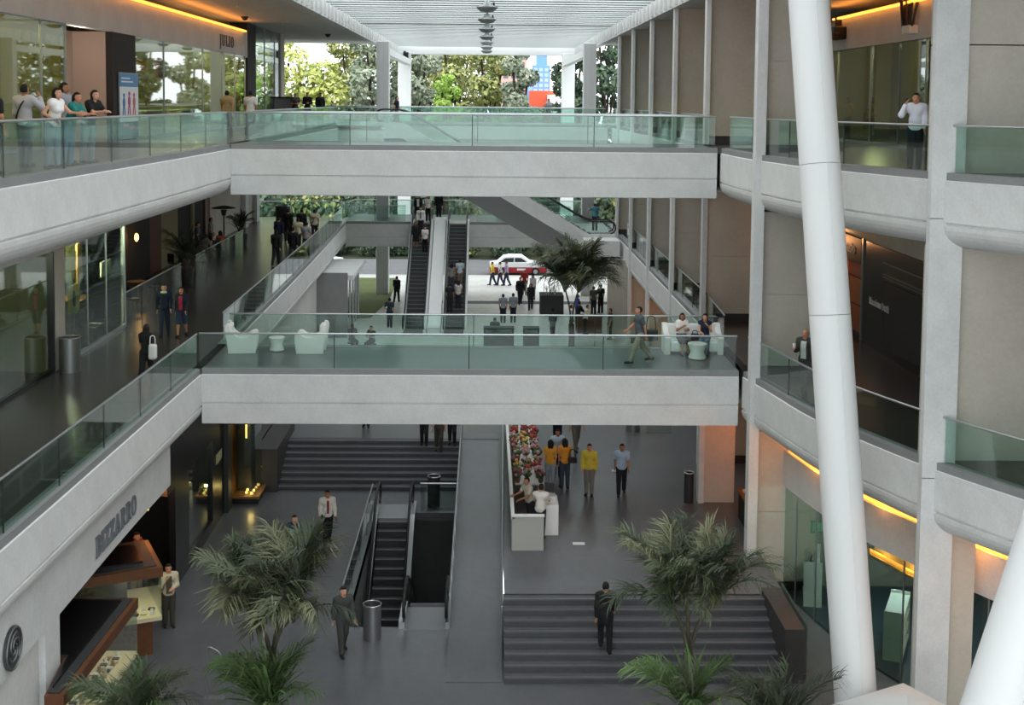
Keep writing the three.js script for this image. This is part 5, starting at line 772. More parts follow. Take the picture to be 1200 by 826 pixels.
person('woman in a pink top and dark cardigan on the cafe-side middle gallery', 'stroll', [-10.1, Y2, 42.5], 0, { fem: true, shirt: '#1e2028', inner: '#b02c4c', legs: '#2c3a50', bottom: 'shorts', h: 1.68, sleeve: 'long' });
const crowd = 'crowd walking away on the cafe-side middle gallery';
person('young person in dark green walking behind the crowd on the cafe-side middle gallery', 'stroll', [-9.95, Y2, 60.8], 170, { shirt: '#15201a', legs: '#1c222a', sleeve: 'long', h: 1.74, hair: 'bob', group: crowd });
person('broad person in black walking beside the glass on the cafe-side middle gallery', 'stroll', [-9.3, Y2, 61.8], 180, { shirt: '#0f0e10', legs: '#262c38', sleeve: 'long', h: 1.76, group: crowd, coat: true });
person('man in a cream shirt in the middle of the crowd', 'stand', [-9.75, Y2, 66.5], 182, { shirt: '#c5bd9c', legs: '#22242a', h: 1.76, group: crowd });
person('man in a light grey shirt near the glass in the crowd', 'stroll', [-9.05, Y2, 64.6], 175, { shirt: '#8f9192', legs: '#2c3038', h: 1.76, group: crowd });
person('tall man in a black jacket leading the crowd near the wall', 'stroll', [-10.95, Y2, 71], 180, { shirt: '#111114', legs: '#16161a', sleeve: 'long', coat: true, h: 1.85, group: crowd });
person('tall man in a black jacket leading the crowd near the glass', 'stroll', [-10.2, Y2, 71], 180, { shirt: '#131316', legs: '#141418', sleeve: 'long', coat: true, h: 1.85, group: crowd });
person('man in a beige shirt with a strap at the head of the crowd', 'stroll', [-9.55, Y2, 71.5], 185, { shirt: '#b5ac92', legs: '#1c1e24', strap: '#26221e', h: 1.8, group: crowd });
person('person in navy half hidden behind the crowd', 'stroll', [-10.9, Y2, 67.5], 180, { shirt: '#18203a', legs: '#1c2230', sleeve: 'long', h: 1.72, group: crowd });
person('guest in white seated at the cafe table by the glass fence', 'sit', [-13.55, Y2, 61.8], 150, { shirt: '#7d7b76', legs: '#2a2826', h: 1.74 });
person('guest in orange seated at the cafe table near the heater', 'sit', [-13.25, Y2, 64.1], -150, { fem: true, shirt: '#a8543c', legs: '#2a2826', h: 1.66 });
person('person in grey standing at the dark cafe doorway', 'stand', [-14.3, Y2, 63.6], 100, { shirt: '#4b5060', legs: '#1c1c22', h: 1.76 });
person('person in pale shirt standing at the dark cafe doorway', 'stand', [-14.2, Y2, 66.2], 100, { shirt: '#8a857c', legs: '#24221f', h: 1.76 });
person('person in teal with raised arms near the crossing escalator foot', 'armsUp', [6.75, Y2, 78.5], 180, { shirt: '#2f6c7a', legs: '#20242c', h: 1.68 });
person('person in white behind the fin-side middle glass at the fifth fin', 'stand', [8.7, Y2, 66.6], -60, { shirt: '#dedede', legs: '#22242a', h: 1.7 });
person('man in dark grey behind the fin-side middle glass at the third fin', 'stand', [8.65, Y2, 55.6], -80, { shirt: '#3a3d44', legs: '#1c1e24', sleeve: 'long', h: 1.74 });
// --- escalators to the rear footbridge
const stepY = (Z) => Y1 + Math.min(Y2 - Y1, Math.max(0, (Z - 73.2) / 9.093 * (Y2 - Y1)));
const esc = (label, x, Z, deg, o, pose = 'stand') => person(label, pose, [x, Math.ceil((stepY(Z) - Y1) / 0.1944 - 0.01) * 0.1944 + Y1, Z], deg, o);
esc('woman in black at the front of the riders coming down the downward rear escalator', -4.35, 79.9, 0, { fem: true, shirt: '#18171a', legs: '#15151a', bottom: 'skirt', sleeve: 'long', h: 1.68 });
esc('woman in a white blouse coming down the downward rear escalator', -3.75, 79.5, 0, { fem: true, shirt: '#e8e4e2', legs: '#101014', h: 1.66 });
esc('man in a pale shirt and tie coming down the downward rear escalator', -4.1, 81, 0, { shirt: '#d6d4d4', tie: '#20222c', legs: '#2a2830', sleeve: 'long', h: 1.76 });
esc('man in a dark suit stepping onto the downward rear escalator', -4.4, 83.6, 0, { shirt: '#1c1c22', legs: '#16161c', inner: '#d8d4d4', sleeve: 'long', coat: true, h: 1.78 });
esc('woman in a white shirt stepping onto the downward rear escalator', -3.75, 83.7, 0, { fem: true, shirt: '#e2e0e0', legs: '#17171d', h: 1.7 });
person('man in a dark suit on the rear footbridge by the escalator heads', 'stand', [-3.1, Y2, 85], 180, { shirt: '#15161c', legs: '#15161c', sleeve: 'long', coat: true, h: 1.8 });
esc('man in a pale blue shirt going up the upward rear escalator', -1.5, 76.4, 180, { shirt: '#b4c2cc', legs: '#6e6654', h: 1.72 });
esc('woman in grey going up the upward rear escalator', -2.0, 76.2, 180, { fem: true, shirt: '#7c7a78', legs: '#3a3c44', h: 1.68 });
esc('woman in a pale top lower on the upward rear escalator', -1.55, 74.6, 180, { fem: true, shirt: '#c2bcb8', legs: '#20242c', h: 1.66 });
esc('man in black lower on the upward rear escalator', -2.05, 74.4, 180, { shirt: '#1c1e24', legs: '#1a1c22', h: 1.74 });
// --- ground, rear
person('person in a dark teal waistcoat on the paving beside the cafe-side rear pillar', 'easy', [-5.5, Y1, 73.6], 175, { shirt: '#27343a', legs: '#1a1c24', h: 1.74 });
person('person in black walking on the paving behind the downward rear escalator', 'stroll', [-5.75, Y1, 83.0], 165, { shirt: '#15151b', legs: '#15151b', h: 1.72, sleeve: 'long' });
person('person in grey seated near the glazed kiosk', 'sit', [-7.0, Y1, 67], 30, { shirt: '#54585c', legs: '#2a2c30', h: 1.74 });
person('person in dark grey seated beside the downward rear escalator foot', 'sit', [-5.9, Y1, 66.6], -30, { shirt: '#3a3c40', legs: '#2a2c30', h: 1.72 });
person('guard in a grey shirt with dark cap hair on the sunlit paving', 'stand', [1.1, Y1, 75.5], 180, { shirt: '#7f878c', legs: '#15171e', h: 1.72 });
person('guard in a grey-blue shirt facing the street on the sunlit paving', 'stand', [1.7, Y1, 75.6], 190, { shirt: '#79838c', legs: '#12141c', h: 1.76 });
person('man in a black suit coming from the street over the paving', 'stroll', [2.3, Y1, 82.4], 10, { shirt: '#101116', legs: '#101116', sleeve: 'long', coat: true, h: 1.8 });
person('woman in a dark jacket walking beside the man in the black suit', 'stroll', [2.9, Y1, 80.2], 0, { fem: true, shirt: '#1d1c22', legs: '#26262e', sleeve: 'long', h: 1.7, coat: true });
person('person in red near the parked taxi', 'stand', [2.7, Y1, 86.5], 0, { shirt: '#b03428', legs: '#8a8478', h: 1.7 });
person('person in a white top behind the woman in the dark jacket', 'stand', [3.2, Y1, 84.5], 0, { fem: true, shirt: '#d8d4d4', legs: '#6a6a72', h: 1.66 });
person('person in a yellow vest walking past the taxi', 'stroll', [0.55, Y1, 91], -80, { shirt: '#d8c23a', legs: '#27324a', h: 1.7 });
person('person in white walking past the taxi', 'stroll', [1.1, Y1, 91], -80, { shirt: '#d4d4d8', legs: '#30384a', h: 1.7 });
person('person in lilac walking past the taxi', 'stroll', [1.55, Y1, 90.8], -80, { shirt: '#8f8aa8', legs: '#222c44', h: 1.74 });
person('person in black standing between the two glass booths', 'stand', [0.55, Y1, 67.3], 180, { shirt: '#141518', legs: '#141518', h: 1.7 });
person('person in dark clothes walking in front of the square planter', 'stroll', [3.85, Y1, 71.5], 185, { fem: true, shirt: '#2a2a30', legs: '#33363e', h: 1.6, sleeve: 'long' });
const under = 'people under the rear palm';
person('person in pale grey at the brown wooden counter', 'stand', [4.9, Y1, 71.6], 100, { shirt: '#c9cbd0', legs: '#1c1e26', h: 1.72, group: under });
person('person in black leaning at the brown wooden counter', 'work', [5.35, Y1, 72.9], 120, { shirt: '#15161c', legs: '#20222a', h: 1.72, group: under, sleeve: 'long' });
person('person in cobalt blue near the brown wooden counter', 'stand', [5.5, Y1, 75.3], 100, { shirt: '#2c4c9c', legs: '#22242c', h: 1.78, group: under });
person('person in a cream shirt bending over the brown wooden counter', 'work', [5.7, Y1, 71.7], 90, { shirt: '#d0ccbc', legs: '#1c1c22', h: 1.72, group: under });
person('person in dark brown at the cross-wall end of the wooden counter', 'stand', [7.0, Y1, 70.3], -90, { shirt: '#3a2e28', legs: '#2c2624', h: 1.74, group: under });
person('person in grey-green behind the wooden counter near the cross wall', 'stand', [6.75, Y1, 78.6], 200, { shirt: '#54584c', legs: '#22241f', h: 1.76, group: under });
person('person in black behind the wooden counter near the cross wall', 'stand', [7.25, Y1, 79.2], 200, { shirt: '#141414', legs: '#18181a', h: 1.78, group: under });
// --- ground, under and before the middle footbridge
person('man in a yellow shirt and grey trousers standing beyond the stall', 'stand', [3.55, Y1, 42.1], -12, { shirt: '#c9b23e', legs: '#77716a', sleeve: 'long', h: 1.76 });
person('man in a light blue shirt walking past the flower stall', 'stroll', [4.65, Y1, 42.2], -5, { shirt: '#9fb6cc', legs: '#16171e', h: 1.76 });
held('paper_sheet', 'white paper in the hand of the man in light blue', 'paper', rbx(0.2, 0.03, 0.14, 0.008), mat.plasticWhite, handOf('man in a light blue shirt walking past the flower stall', 'aR', 0.1));
person('woman in an orange-yellow top with pale jeans at the flower stall', 'stand', [2.28, Y1, 42.8], 178, { fem: true, shirt: '#c98f2c', legs: '#8b97a4', h: 1.7 });
person('woman in an orange-yellow top with dark jeans at the flower stall', 'stand', [2.78, Y1, 42.9], 190, { fem: true, shirt: '#cf8a2a', legs: '#333d4c', h: 1.72 });
bag('dark shoulder bag of the woman in dark jeans', new THREE.Vector3(3.03, Y1 + 1.12, -42.75), 0.3, 0.2, 0.14, '#2a2622', 0.25);
person('person in pale blue between the two women in orange', 'stand', [2.6, Y1, 44.2], 10, { shirt: '#a9bccb', legs: '#2a2c32', h: 1.7 });
person('person in a dark patterned top partly behind the bridge edge', 'stand', [2.85, Y1, 48.6], 180, { fem: true, shirt: '#3a3030', legs: '#14141a', h: 1.7 });
person('man in brown trousers walking beyond the flower stall', 'stroll', [3.5, Y1, 47.6], 20, { shirt: '#55585c', legs: '#6a5f54', h: 1.74 });
person('stall keeper in a cream shirt on the counter side', 'work', [1.45, Y1, 38.7], -60, { shirt: '#bdb5a6', legs: '#2a2a2e', h: 1.66 });
person('stall keeper in a white shirt with back to the court', 'work', [1.72, Y1, 37.75], 165, { shirt: '#d4cec6', legs: '#161b2c', h: 1.68 });
person('person in black trousers on the rear stairs nearest the escalators', 'climb', [-2.3, 1.05, 48.85], 0, { shirt: '#2c2c32', legs: '#141418', h: 1.72 });
person('person in brown trousers with a blue bag on the rear stairs', 'climb', [-1.72, 0.9, 48.6], 0, { shirt: '#4a443c', legs: '#433a32', h: 1.74 });
person('person in dark trousers on the rear stairs beside the ramp', 'climb', [-1.22, 1.05, 48.9], 0, { shirt: '#26262c', legs: '#191920', h: 1.72 });
person('person above the rear stairs near the block walls', 'stand', [-4.75, Y1, 51.0], 0, { shirt: '#26262c', legs: '#101014', h: 1.72 });
// --- lower court
person('man in a white shirt and red tie walking in the lower court', 'stroll', [-5.05, Y0, 40.8], 15, { shirt: '#d9d4cc', tie: '#8c1c24', legs: '#14151c', sleeve: 'long', h: 1.78 });
person('person in a dark blue jacket behind the kiosk-side palm', 'stroll', [-5.75, Y0, 38.4], 10, { shirt: '#1b2838', legs: '#20242c', sleeve: 'long', coat: true, h: 1.74 });
person('man in a grey waistcoat and cream sleeves with hand on chin', 'chin', [-8.55, Y0, 34.2], 20, { shirt: '#b5ab92', inner: '#4a473c', legs: '#3c392f', sleeve: 'long', h: 1.74 });
person('man in a black suit climbing the lower stairs', 'climb', [3.13, 0.45, 31.55], 180, { shirt: '#0e0f12', legs: '#0e0f12', sleeve: 'long', coat: true, h: 1.8 });
person('man in grey walking beside the basement escalator', 'stroll', [-3.62, Y0, 32.5], 25, { shirt: '#3c3e3c', legs: '#3a3a36', sleeve: 'long', h: 1.8 });
person('person in dark blue inside the boutique passage behind the kiosk', 'stand', [-10.0, Y0, 36.6], 30, { shirt: '#2c3a4c', legs: '#16181c', h: 1.72 });
person('shop assistant in black behind the rear kiosk', 'stand', [-11.3, Y0, 34.6], 30, { shirt: '#3c4a58', legs: '#15161a', h: 1.72 });
person('mannequin in a white jacket and red shirt in the boutique window', 'stand', [-9.65, 0.35, 40.6], 40, { name: 'mannequin', shirt: '#c9c2ac', inner: '#a81c2c', legs: '#55534f', sleeve: 'long', coat: true, h: 1.95 });
person('mannequin in a red top and khaki trousers behind the sign fascia end', 'stand', [-9.75, 0.3, 35.4], 60, { name: 'mannequin', shirt: '#9c2428', legs: '#8a6a3c', h: 1.9 });
for (const [x, Z, l] of [[-7.05, 67.1, 'low dark stool under the person near the glazed kiosk'], [-5.87, 66.7, 'low dark stool under the person beside the escalator foot'], [-13.55, 61.9, 'low dark stool under the cafe guest in white'], [-13.25, 64.2, 'low dark stool under the cafe guest in orange']]) { const y = x < -10 ? Y2 : Y1, t = thing('low_stool', l, 'stool', [x, y, Z]); mesh('seat', cyl(0.19, 0.19, 0.06, 0, 0.32, 0), mat.black, t); mesh('pedestal', cyl(0.04, 0.04, 0.32, 0, 0, 0, 10), mat.steelBrush, t); mesh('foot', cyl(0.17, 0.15, 0.03), mat.charcoal, t); }
// ------------------------------------------------------------ palms and shrubs
function frondGeo(len, e0, droop, leaf, n, wid, sd) { // one pinnate leaf growing from the origin towards +x
  let s = sd; const r = () => { s = (s * 1664525 + 1013904223) >>> 0; return s / 4294967296; };
  const N = 14, P = []; let x = 0, y = 0; for (let i = 0; i <= N; i++) { const a = e0 - droop * (i / N) ** 1.6; P.push(new THREE.Vector3(x, y, 0)); x += Math.cos(a) * len / N; y += Math.sin(a) * len / N; }
  const C = new THREE.CatmullRomCurve3(P), v = []; const tri = (a, b, c) => v.push(...a.toArray(), ...b.toArray(), ...c.toArray());
  for (let i = 0; i < n; i++) for (const side of [-1, 1]) {
    const q = 0.14 + 0.86 * (i + r() * 0.6) / n, p = C.getPoint(Math.min(q, 1)), t = C.getTangent(Math.min(q, 1)), L = leaf * (0.45 + 0.75 * Math.sin(Math.PI * Math.min(1, 0.12 + q * 0.82))) * (0.8 + 0.4 * r());
    const sd3 = new THREE.Vector3(0, 0, side), d = t.clone().multiplyScalar(0.75).addScaledVector(sd3, 0.35 + 0.55 * r()).add(new THREE.Vector3(0, 0.7 * r() - 0.3, 0)).normalize(), d2 = d.clone().add(new THREE.Vector3(0, -0.25 - 0.7 * r(), 0)).normalize();
    const w = new THREE.Vector3().crossVectors(d, new THREE.Vector3(0, 1, 0)).normalize().multiplyScalar(wid * 0.5).add(new THREE.Vector3(0, wid * 0.25, 0)), m = p.clone().addScaledVector(d, L * 0.5), e = m.clone().addScaledVector(d2, L * 0.5), p1 = p.clone().addScaledVector(w, 0.5), p2 = p.clone().addScaledVector(w, -0.5), m1 = m.clone().add(w), m2 = m.clone().sub(w);
    tri(p1, p2, m1); tri(p2, m2, m1); tri(m1, m2, e);
  }
  const g = new THREE.BufferGeometry(); g.setAttribute('position', new THREE.Float32BufferAttribute(v, 3)); g.computeVertexNormals(); g.setAttribute('uv', new THREE.Float32BufferAttribute(new Float32Array(v.length / 3 * 2), 2));
  return merge([g, new THREE.TubeGeometry(C, 12, 0.016, 5, false)]);
}
const leafM = ['#35412e', '#3f4b35', '#49553c', '#566046', '#747658'].map((c) => M(c, 0.65, { side: THREE.DoubleSide })), brightM = ['#567040', '#64804a', '#4a6238'].map((c) => M(c, 0.6, { side: THREE.DoubleSide })), stemM = M('#4d4a3c', 0.8);
const fr = [frondGeo(1.9, 1.45, 0.6, 0.66, 36, 0.03, 3), frondGeo(1.9, 1.3, 1.1, 0.66, 36, 0.03, 4), frondGeo(1.85, 1.1, 1.6, 0.64, 34, 0.03, 5), frondGeo(1.75, 0.8, 1.5, 0.6, 32, 0.03, 6), frondGeo(1.5, 1.5, 0.4, 0.55, 30, 0.03, 7)];
function palm(label, [x, y, Z], o) {
  const { trunk = 2.3, stems = 4, k = 1, spread = 0.55, rise = 1.0, n = 30, seed2 = 1, trunkR = 0.11 } = o; seed = 100 + seed2 * 77;
  const t = thing('palm_tree', label, 'palm', [x, y, Z]);
  mesh('trunk', tube([new THREE.Vector3(0, 0, 0), new THREE.Vector3(0.02, trunk * 0.5, 0.02), new THREE.Vector3(0, trunk, 0)], trunkR, 10, 10), stemM, t);
  const tips = []; for (let i = 0; i < stems; i++) { const a = i * 6.283 / stems + 0.5, b = new THREE.Vector3(Math.cos(a) * spread, trunk + rise, Math.sin(a) * spread * 0.8); mesh('stem', tube([new THREE.Vector3(0, trunk - 0.15, 0), new THREE.Vector3(b.x * 0.35, trunk + rise * 0.5, b.z * 0.35), b], 0.045, 10, 7), stemM, t); tips.push(b); }
  for (let i = 0; i < n; i++) { const b = tips[i % stems], gi = [0, 1, 2, 1, 3, 2, 4, 1][i % 8], f = mesh('frond', fr[gi], leafM[Math.floor(rnd() * leafM.length)], t); f.position.set(b.x + rr(-0.05, 0.05), b.y - rr(0, 0.2), b.z + rr(-0.05, 0.05)); f.rotation.set(rr(-0.12, 0.12), i * 2.399 + rr(-0.3, 0.3), rr(-0.1, 0.1)); f.scale.setScalar(k * rr(0.8, 1.1)); }
  return t;
}
const blade = (() => { const v = [], P = [[0, 0, 0.02], [0.25, 0.45, 0.028], [0.5, 0.72, 0.024], [0.8, 0.82, 0.0]]; for (let i = 0; i < 3; i++) { const a = P[i], b = P[i + 1]; v.push(a[0], a[1], -a[2], a[0], a[1], a[2], b[0], b[1], b[2], a[0], a[1], -a[2], b[0], b[1], b[2], b[0], b[1], -b[2]); } const g = new THREE.BufferGeometry(); g.setAttribute('position', new THREE.Float32BufferAttribute(v, 3)); g.computeVertexNormals(); return g; })();
function tuft(label, [x, y, Z], n, k, mats, seed2, fronds = 12) { // low palm-like shrub of narrow arching leaves
  seed = 900 + seed2 * 31; const t = thing('palm_shrub', label, 'shrub', [x, y, Z]);
  mesh('stump', cyl(0.1, 0.16, 0.4, 0, 0, 0, 10), stemM, t);
  for (let i = 0; i < fronds; i++) { const f = mesh('frond', fr[[1, 2, 3, 4][i % 4]], mats[i % mats.length], t); f.position.set(0, 0.3, 0); f.rotation.set(rr(-0.1, 0.1), i * 2.399, rr(-0.15, 0.15)); f.scale.setScalar(k * rr(0.55, 0.75)); }
  for (let i = 0; i < n; i++) { const f = mesh('leaf_blade', blade, mats[i % mats.length], t); f.position.set(rr(-0.1, 0.1), 0.3, rr(-0.1, 0.1)); f.rotation.set(rr(-0.3, 0.3), rr(0, 6.28), rr(-0.5, 0.5)); f.scale.setScalar(k * rr(0.7, 1.2)); }
  return t;
}
function planter(label, [x, y, Z], r, h) { const t = thing('planter', label, 'planter', [x, y, Z]); mesh('pot', new THREE.LatheGeometry([[0, 0], [r * 0.8, 0], [r, h], [r * 0.92, h], [r * 0.88, h - 0.1], [0, h - 0.1]].map(([a, b]) => new THREE.Vector2(a, b)), 32), mat.graniteDark, t); mesh('soil', cyl(r * 0.88, r * 0.88, 0.04, 0, h - 0.1, 0, 24), mat.soil, t); return t; }
planter('round dark stone planter under the kiosk-side palm', [-4.55, 0, 27], 0.8, 0.9); planter('round dark stone planter under the stair-side palm', [4.5, 0, 27], 0.8, 0.9);
palm('feathery palm with several stems in front of the basement escalators', [-4.55, 0.84, 27], { trunk: 1.6, seed2: 1, n: 62, rise: 0.95, spread: 0.6 });
palm('feathery palm with several stems in front of the lower stairs', [4.5, 0.84, 27], { trunk: 1.6, seed2: 2, n: 60, stems: 3, rise: 1.25, k: 0.93, spread: 0.55 });
tuft('bright green low palm shrub around the foot of the kiosk-side palm', [-4.5, 1.25, 26.2], 90, 1.25, brightM, 1, 18);
tuft('low palm shrub around the foot of the stair-side palm', [4.35, 1.2, 26.0], 50, 1.25, [...brightM, leafM[3]], 2, 12);
planter('round dark stone planter beside the jewellery kiosk', [-7.1, 0, 25.6], 0.6, 1.1); tuft('low dark palm shrub beside the jewellery kiosk', [-7.1, 1.04, 25.6], 26, 1.35, [leafM[3], leafM[2], brightM[2]], 3, 18);
planter('round dark stone planter below the slanted column', [6.15, 0, 25.4], 0.6, 1.1); tuft('dark fan-leaved shrub below the slanted column', [6.15, 1.04, 25.4], 60, 1.35, [leafM[0], leafM[1]], 4, 8);
palm('tall palm with two stems behind the middle footbridge', [4.65, Y1, 67.8], { trunk: 1.3, stems: 2, rise: 1.9, spread: 0.4, k: 1.5, n: 76, seed2: 5, trunkR: 0.16 });
{ const t = thing('square_planter', 'black square planter with pale shrubs on the sunlit paving', 'planter', [4.15, Y1, 78.9]); mesh('box', rbx(1.45, 1.25, 1.45, 0.03, 0, 0.625, 0), mat.charcoal, t); seed = 55; for (let i = 0; i < 40; i++) { const f = mesh('leaf_blade', blade, [leafM[4], leafM[3], M('#c9cbb4', 0.8)][i % 3], t); f.position.set(rr(-0.5, 0.5), 1.22, rr(-0.5, 0.5)); f.rotation.set(rr(-0.4, 0.4), rr(0, 6.28), rr(-0.4, 0.6)); f.scale.setScalar(rr(0.5, 0.95)); } }
planter('pale tall pot in the gap of the cafe fence', [-12.6, Y2, 53.9], 0.32, 0.8); tuft('dark leafy plant in the pot of the cafe fence gap', [-12.6, Y2 + 0.74, 53.9], 30, 1.2, [leafM[0], leafM[1]], 6, 12);
planter('dark pot behind the patio heater', [-13.2, Y2, 69], 0.4, 0.6); tuft('dark plant in the pot behind the patio heater', [-13.2, Y2 + 0.54, 69], 30, 1.0, [leafM[0], leafM[1]], 7, 8);

// ------------------------------------------------------------ trees across the street
function leafCloud(blobs, n, size, cols, sd) {
  seed = sd; const v = [], c = [], nn = []; const col = cols.map((h) => new THREE.Color(h)), w = blobs.map((b) => b[3] * b[3]), tw = w.reduce((a, b) => a + b, 0);
  const A = new THREE.Vector3(), B = new THREE.Vector3(), Nn = new THREE.Vector3();
  for (let i = 0; i < n; i++) {
    let q = rnd() * tw, k = 0; while (q > w[k] && k < blobs.length - 1) q -= w[k++]; const b = blobs[k];
    Nn.set(rr(-1, 1), rr(-1, 1), rr(-1, 1)); if (Nn.lengthSq() < 0.01) Nn.set(0, 1, 0); Nn.normalize(); const rad = 0.55 + 0.45 * Math.sqrt(rnd());
    const p = [b[0] + Nn.x * b[3] * rad, b[1] + Nn.y * b[3] * b[4] * rad, b[2] + Nn.z * b[3] * rad];
    Nn.add(new THREE.Vector3(rr(-0.9, 0.9), rr(-0.4, 0.9), rr(-0.9, 0.9))).normalize(); A.set(rr(-1, 1), rr(-1, 1), rr(-1, 1)).cross(Nn).normalize(); B.crossVectors(Nn, A); const s = size * rr(0.6, 1.3), cc = col[Math.floor(rnd() * col.length)];
    const P = [[-s, 0], [0, -s * 0.55], [s, 0], [0, s * 0.55]].map(([a, d]) => [p[0] + A.x * a + B.x * d, p[1] + A.y * a + B.y * d, p[2] + A.z * a + B.z * d]);
    for (const k2 of [0, 1, 2, 0, 2, 3]) { v.push(...P[k2]); c.push(cc.r, cc.g, cc.b); nn.push(Nn.x, Nn.y, Nn.z); }
  }
  const g = new THREE.BufferGeometry(); g.setAttribute('position', new THREE.Float32BufferAttribute(v, 3)); g.setAttribute('color', new THREE.Float32BufferAttribute(c, 3)); g.setAttribute('normal', new THREE.Float32BufferAttribute(nn, 3)); return g;
}
const foliageM = new THREE.MeshStandardMaterial({ vertexColors: true, roughness: 0.9, side: THREE.DoubleSide }), barkM = M('#3a2f26', 0.95);
function tree(label, [x, y, Z], H, R, cols, sd, n = 6000, size = 0.27, y0 = 0.3) {
  seed = sd * 13 + 5; const t = thing('tree', label, 'tree', [x, y, Z], 0, 'park trees across the street'), blobs = [], br = [bar(new THREE.Vector3(0, 0, 0), new THREE.Vector3(rr(-0.3, 0.3), H * 0.45, 0), 0.3, 8)];
  for (let i = 0; i < 11; i++) { const f = i / 10, yy = H * (y0 + (0.92 - y0) * f), k = Math.sin(Math.PI * (0.22 + 0.68 * f)), a = i * 2.4, rad = R * k * 0.55; const b = [Math.cos(a) * rad, yy, Math.sin(a) * rad, R * (0.34 + 0.2 * k), 0.8]; blobs.push(b); br.push(bar(new THREE.Vector3(0, Math.min(H * 0.45, yy * 0.7), 0), new THREE.Vector3(b[0], b[1], b[2]), 0.11, 5)); }
  mesh('trunk', merge(br), barkM, t); mesh('foliage', leafCloud(blobs, n, size, cols, sd * 7 + 3), foliageM, t).userData.kind = 'stuff'; return t;
}
const olive = ['#8f9350', '#a2a364', '#7b8650', '#b0b072', '#6a7848'], greyG = ['#8a947e', '#7a8670', '#9ca48e', '#6c7862', '#a8ae98'], yellowG = ['#b6bf66', '#c6c876', '#a2ac58', '#cfd084', '#92a052'], darkG = ['#3c4f40', '#495d47', '#324536', '#566850', '#637458'], lime = ['#a3c45c', '#b4cf6c', '#90b350'];
tree('tall yellow-green park tree beside the sky gap', [-20.2, 1, 122], 21, 4.6, yellowG, 1); tree('yellow-green park tree beyond the cafe-side top gallery windows', [-28, 1, 126], 20, 5, yellowG, 2); tree('lower yellow-green park tree beneath the sky gap', [-15.8, 1, 122], 17.2, 4, yellowG, 3);
tree('olive park tree with dark branches between the sky gap and the pillar', [-14, 1, 134], 22, 3.8, olive, 4); tree('tall grey-green park tree beside the cafe-side rear pillar', [-10.4, 1, 122], 22, 4.0, greyG, 5); tree('grey-green park tree inside the cafe-side rear pillar', [-7.0, 1, 124], 21.5, 3.6, greyG, 6);
tree('small lime-green tree in front of the olive trees', [-3.6, 1, 116], 16.6, 1.7, lime, 7, 3600, 0.2, 0.55); tree('olive park tree behind the lime-green tree', [-3.4, 1, 136], 23, 4.6, olive, 8, 6500); tree('olive park tree below the hanging lamps', [0.3, 1, 128], 21.5, 3.8, olive, 9); tree('pointed dark grey-green tree on the lime-tree side of the blue tower', [3.1, 1, 122], 19.6, 2.4, greyG, 10, 5000, 0.24);
tree('dark pine on the fin side of the blue tower', [8.3, 1, 126], 22, 2.9, darkG, 11, 5000); tree('dark dense tree beside the fin-side rear pillar', [11.4, 1, 121], 23, 3.6, darkG, 12, 6500); tree('dark tree beyond the fin walls', [16.5, 1, 124], 22, 4, darkG, 13); tree('dark tree farthest out beyond the fin walls', [23, 1, 126], 21, 4.5, darkG, 14, 5000); tree('grey-green tree far behind the lime-green tree', [-8, 1, 150], 22, 5, greyG, 15); tree('yellow-green tree farthest out behind the top gallery windows', [-37, 1, 128], 20, 5.5, yellowG, 16);
seed = 4242; { const stem = () => merge([bar(new THREE.Vector3(0, -0.05, 0), new THREE.Vector3(0, 1.6, 0), 0.12, 6), bar(new THREE.Vector3(0, 0.2, 0), new THREE.Vector3(1.4, 1.5, 0), 0.08, 6), bar(new THREE.Vector3(0, 0.2, 0), new THREE.Vector3(-1.4, 1.5, 0), 0.08, 6)]), sg = stem();
  const clouds = [darkG, [...darkG, ...olive], darkG].map((c, i) => leafCloud([[0, 1.5, 0, 2.3, 0.7], [-1.5, 1.2, 0.2, 1.7, 0.75], [1.5, 1.3, -0.2, 1.7, 0.75]], 2600, 0.19, c, 500 + i * 9));
  for (let i = 0; i < 30; i++) { const back = i >= 15, k = i % 15, x = -38 + k * 5.0 + (back ? 2.2 : 0), t = thing('hedge_bush', back ? 'tall dark bush in the back row beneath the park trees' : 'low dark bush in the front row along the street', 'bush', [x, 1.05, back ? 117.6 + (k % 2) : 109.2 + (k % 2) * 0.3], (k * 2.1) % 6.2, back ? 'tall bushes beneath the park trees' : 'low bushes along the street'); t.scale.set(back ? 1.6 : 1, back ? 1.9 : 0.8, back ? 1.2 : 0.8); mesh('foliage', clouds[k % 3], foliageM, t).userData.kind = 'stuff'; mesh('stems', sg, barkM, t); } }
// buildings behind the park
{ const t = thing('office_tower', 'slim bright blue tower seen between the trees', 'building', [10.6, 1, 260]); const bl = M('#6f9de0', 0.6); mesh('shaft', bx(-1.4, 2.2, 0, 20.5, -2, 2), bl, t); mesh('setback', bx(-0.6, 1.6, 20.5, 25, -1.6, 1.6), bl, t); mesh('shoulder', bx(-3, -1.4, 0, 17.8, -2, 2), M('#89b2ea', 0.6), t); for (let r = 0; r < 8; r++) for (let c = 0; c < 3; c++) mesh('window', bx(-1.1 + c * 1.1, -0.4 + c * 1.1, 12 + r * 1.05, 12.6 + r * 1.05, -2.04, -2), M('#a9c6f0', 0.3), t); mesh('red_annex', bx(-2, 5.2, 0, 15.4, -5, -2.1), M('#cf5a3c', 0.8), t); mesh('white_annex', bx(1.5, 6.5, 0, 14.6, -8, -5.1), M('#e4e2de', 0.8), t); }
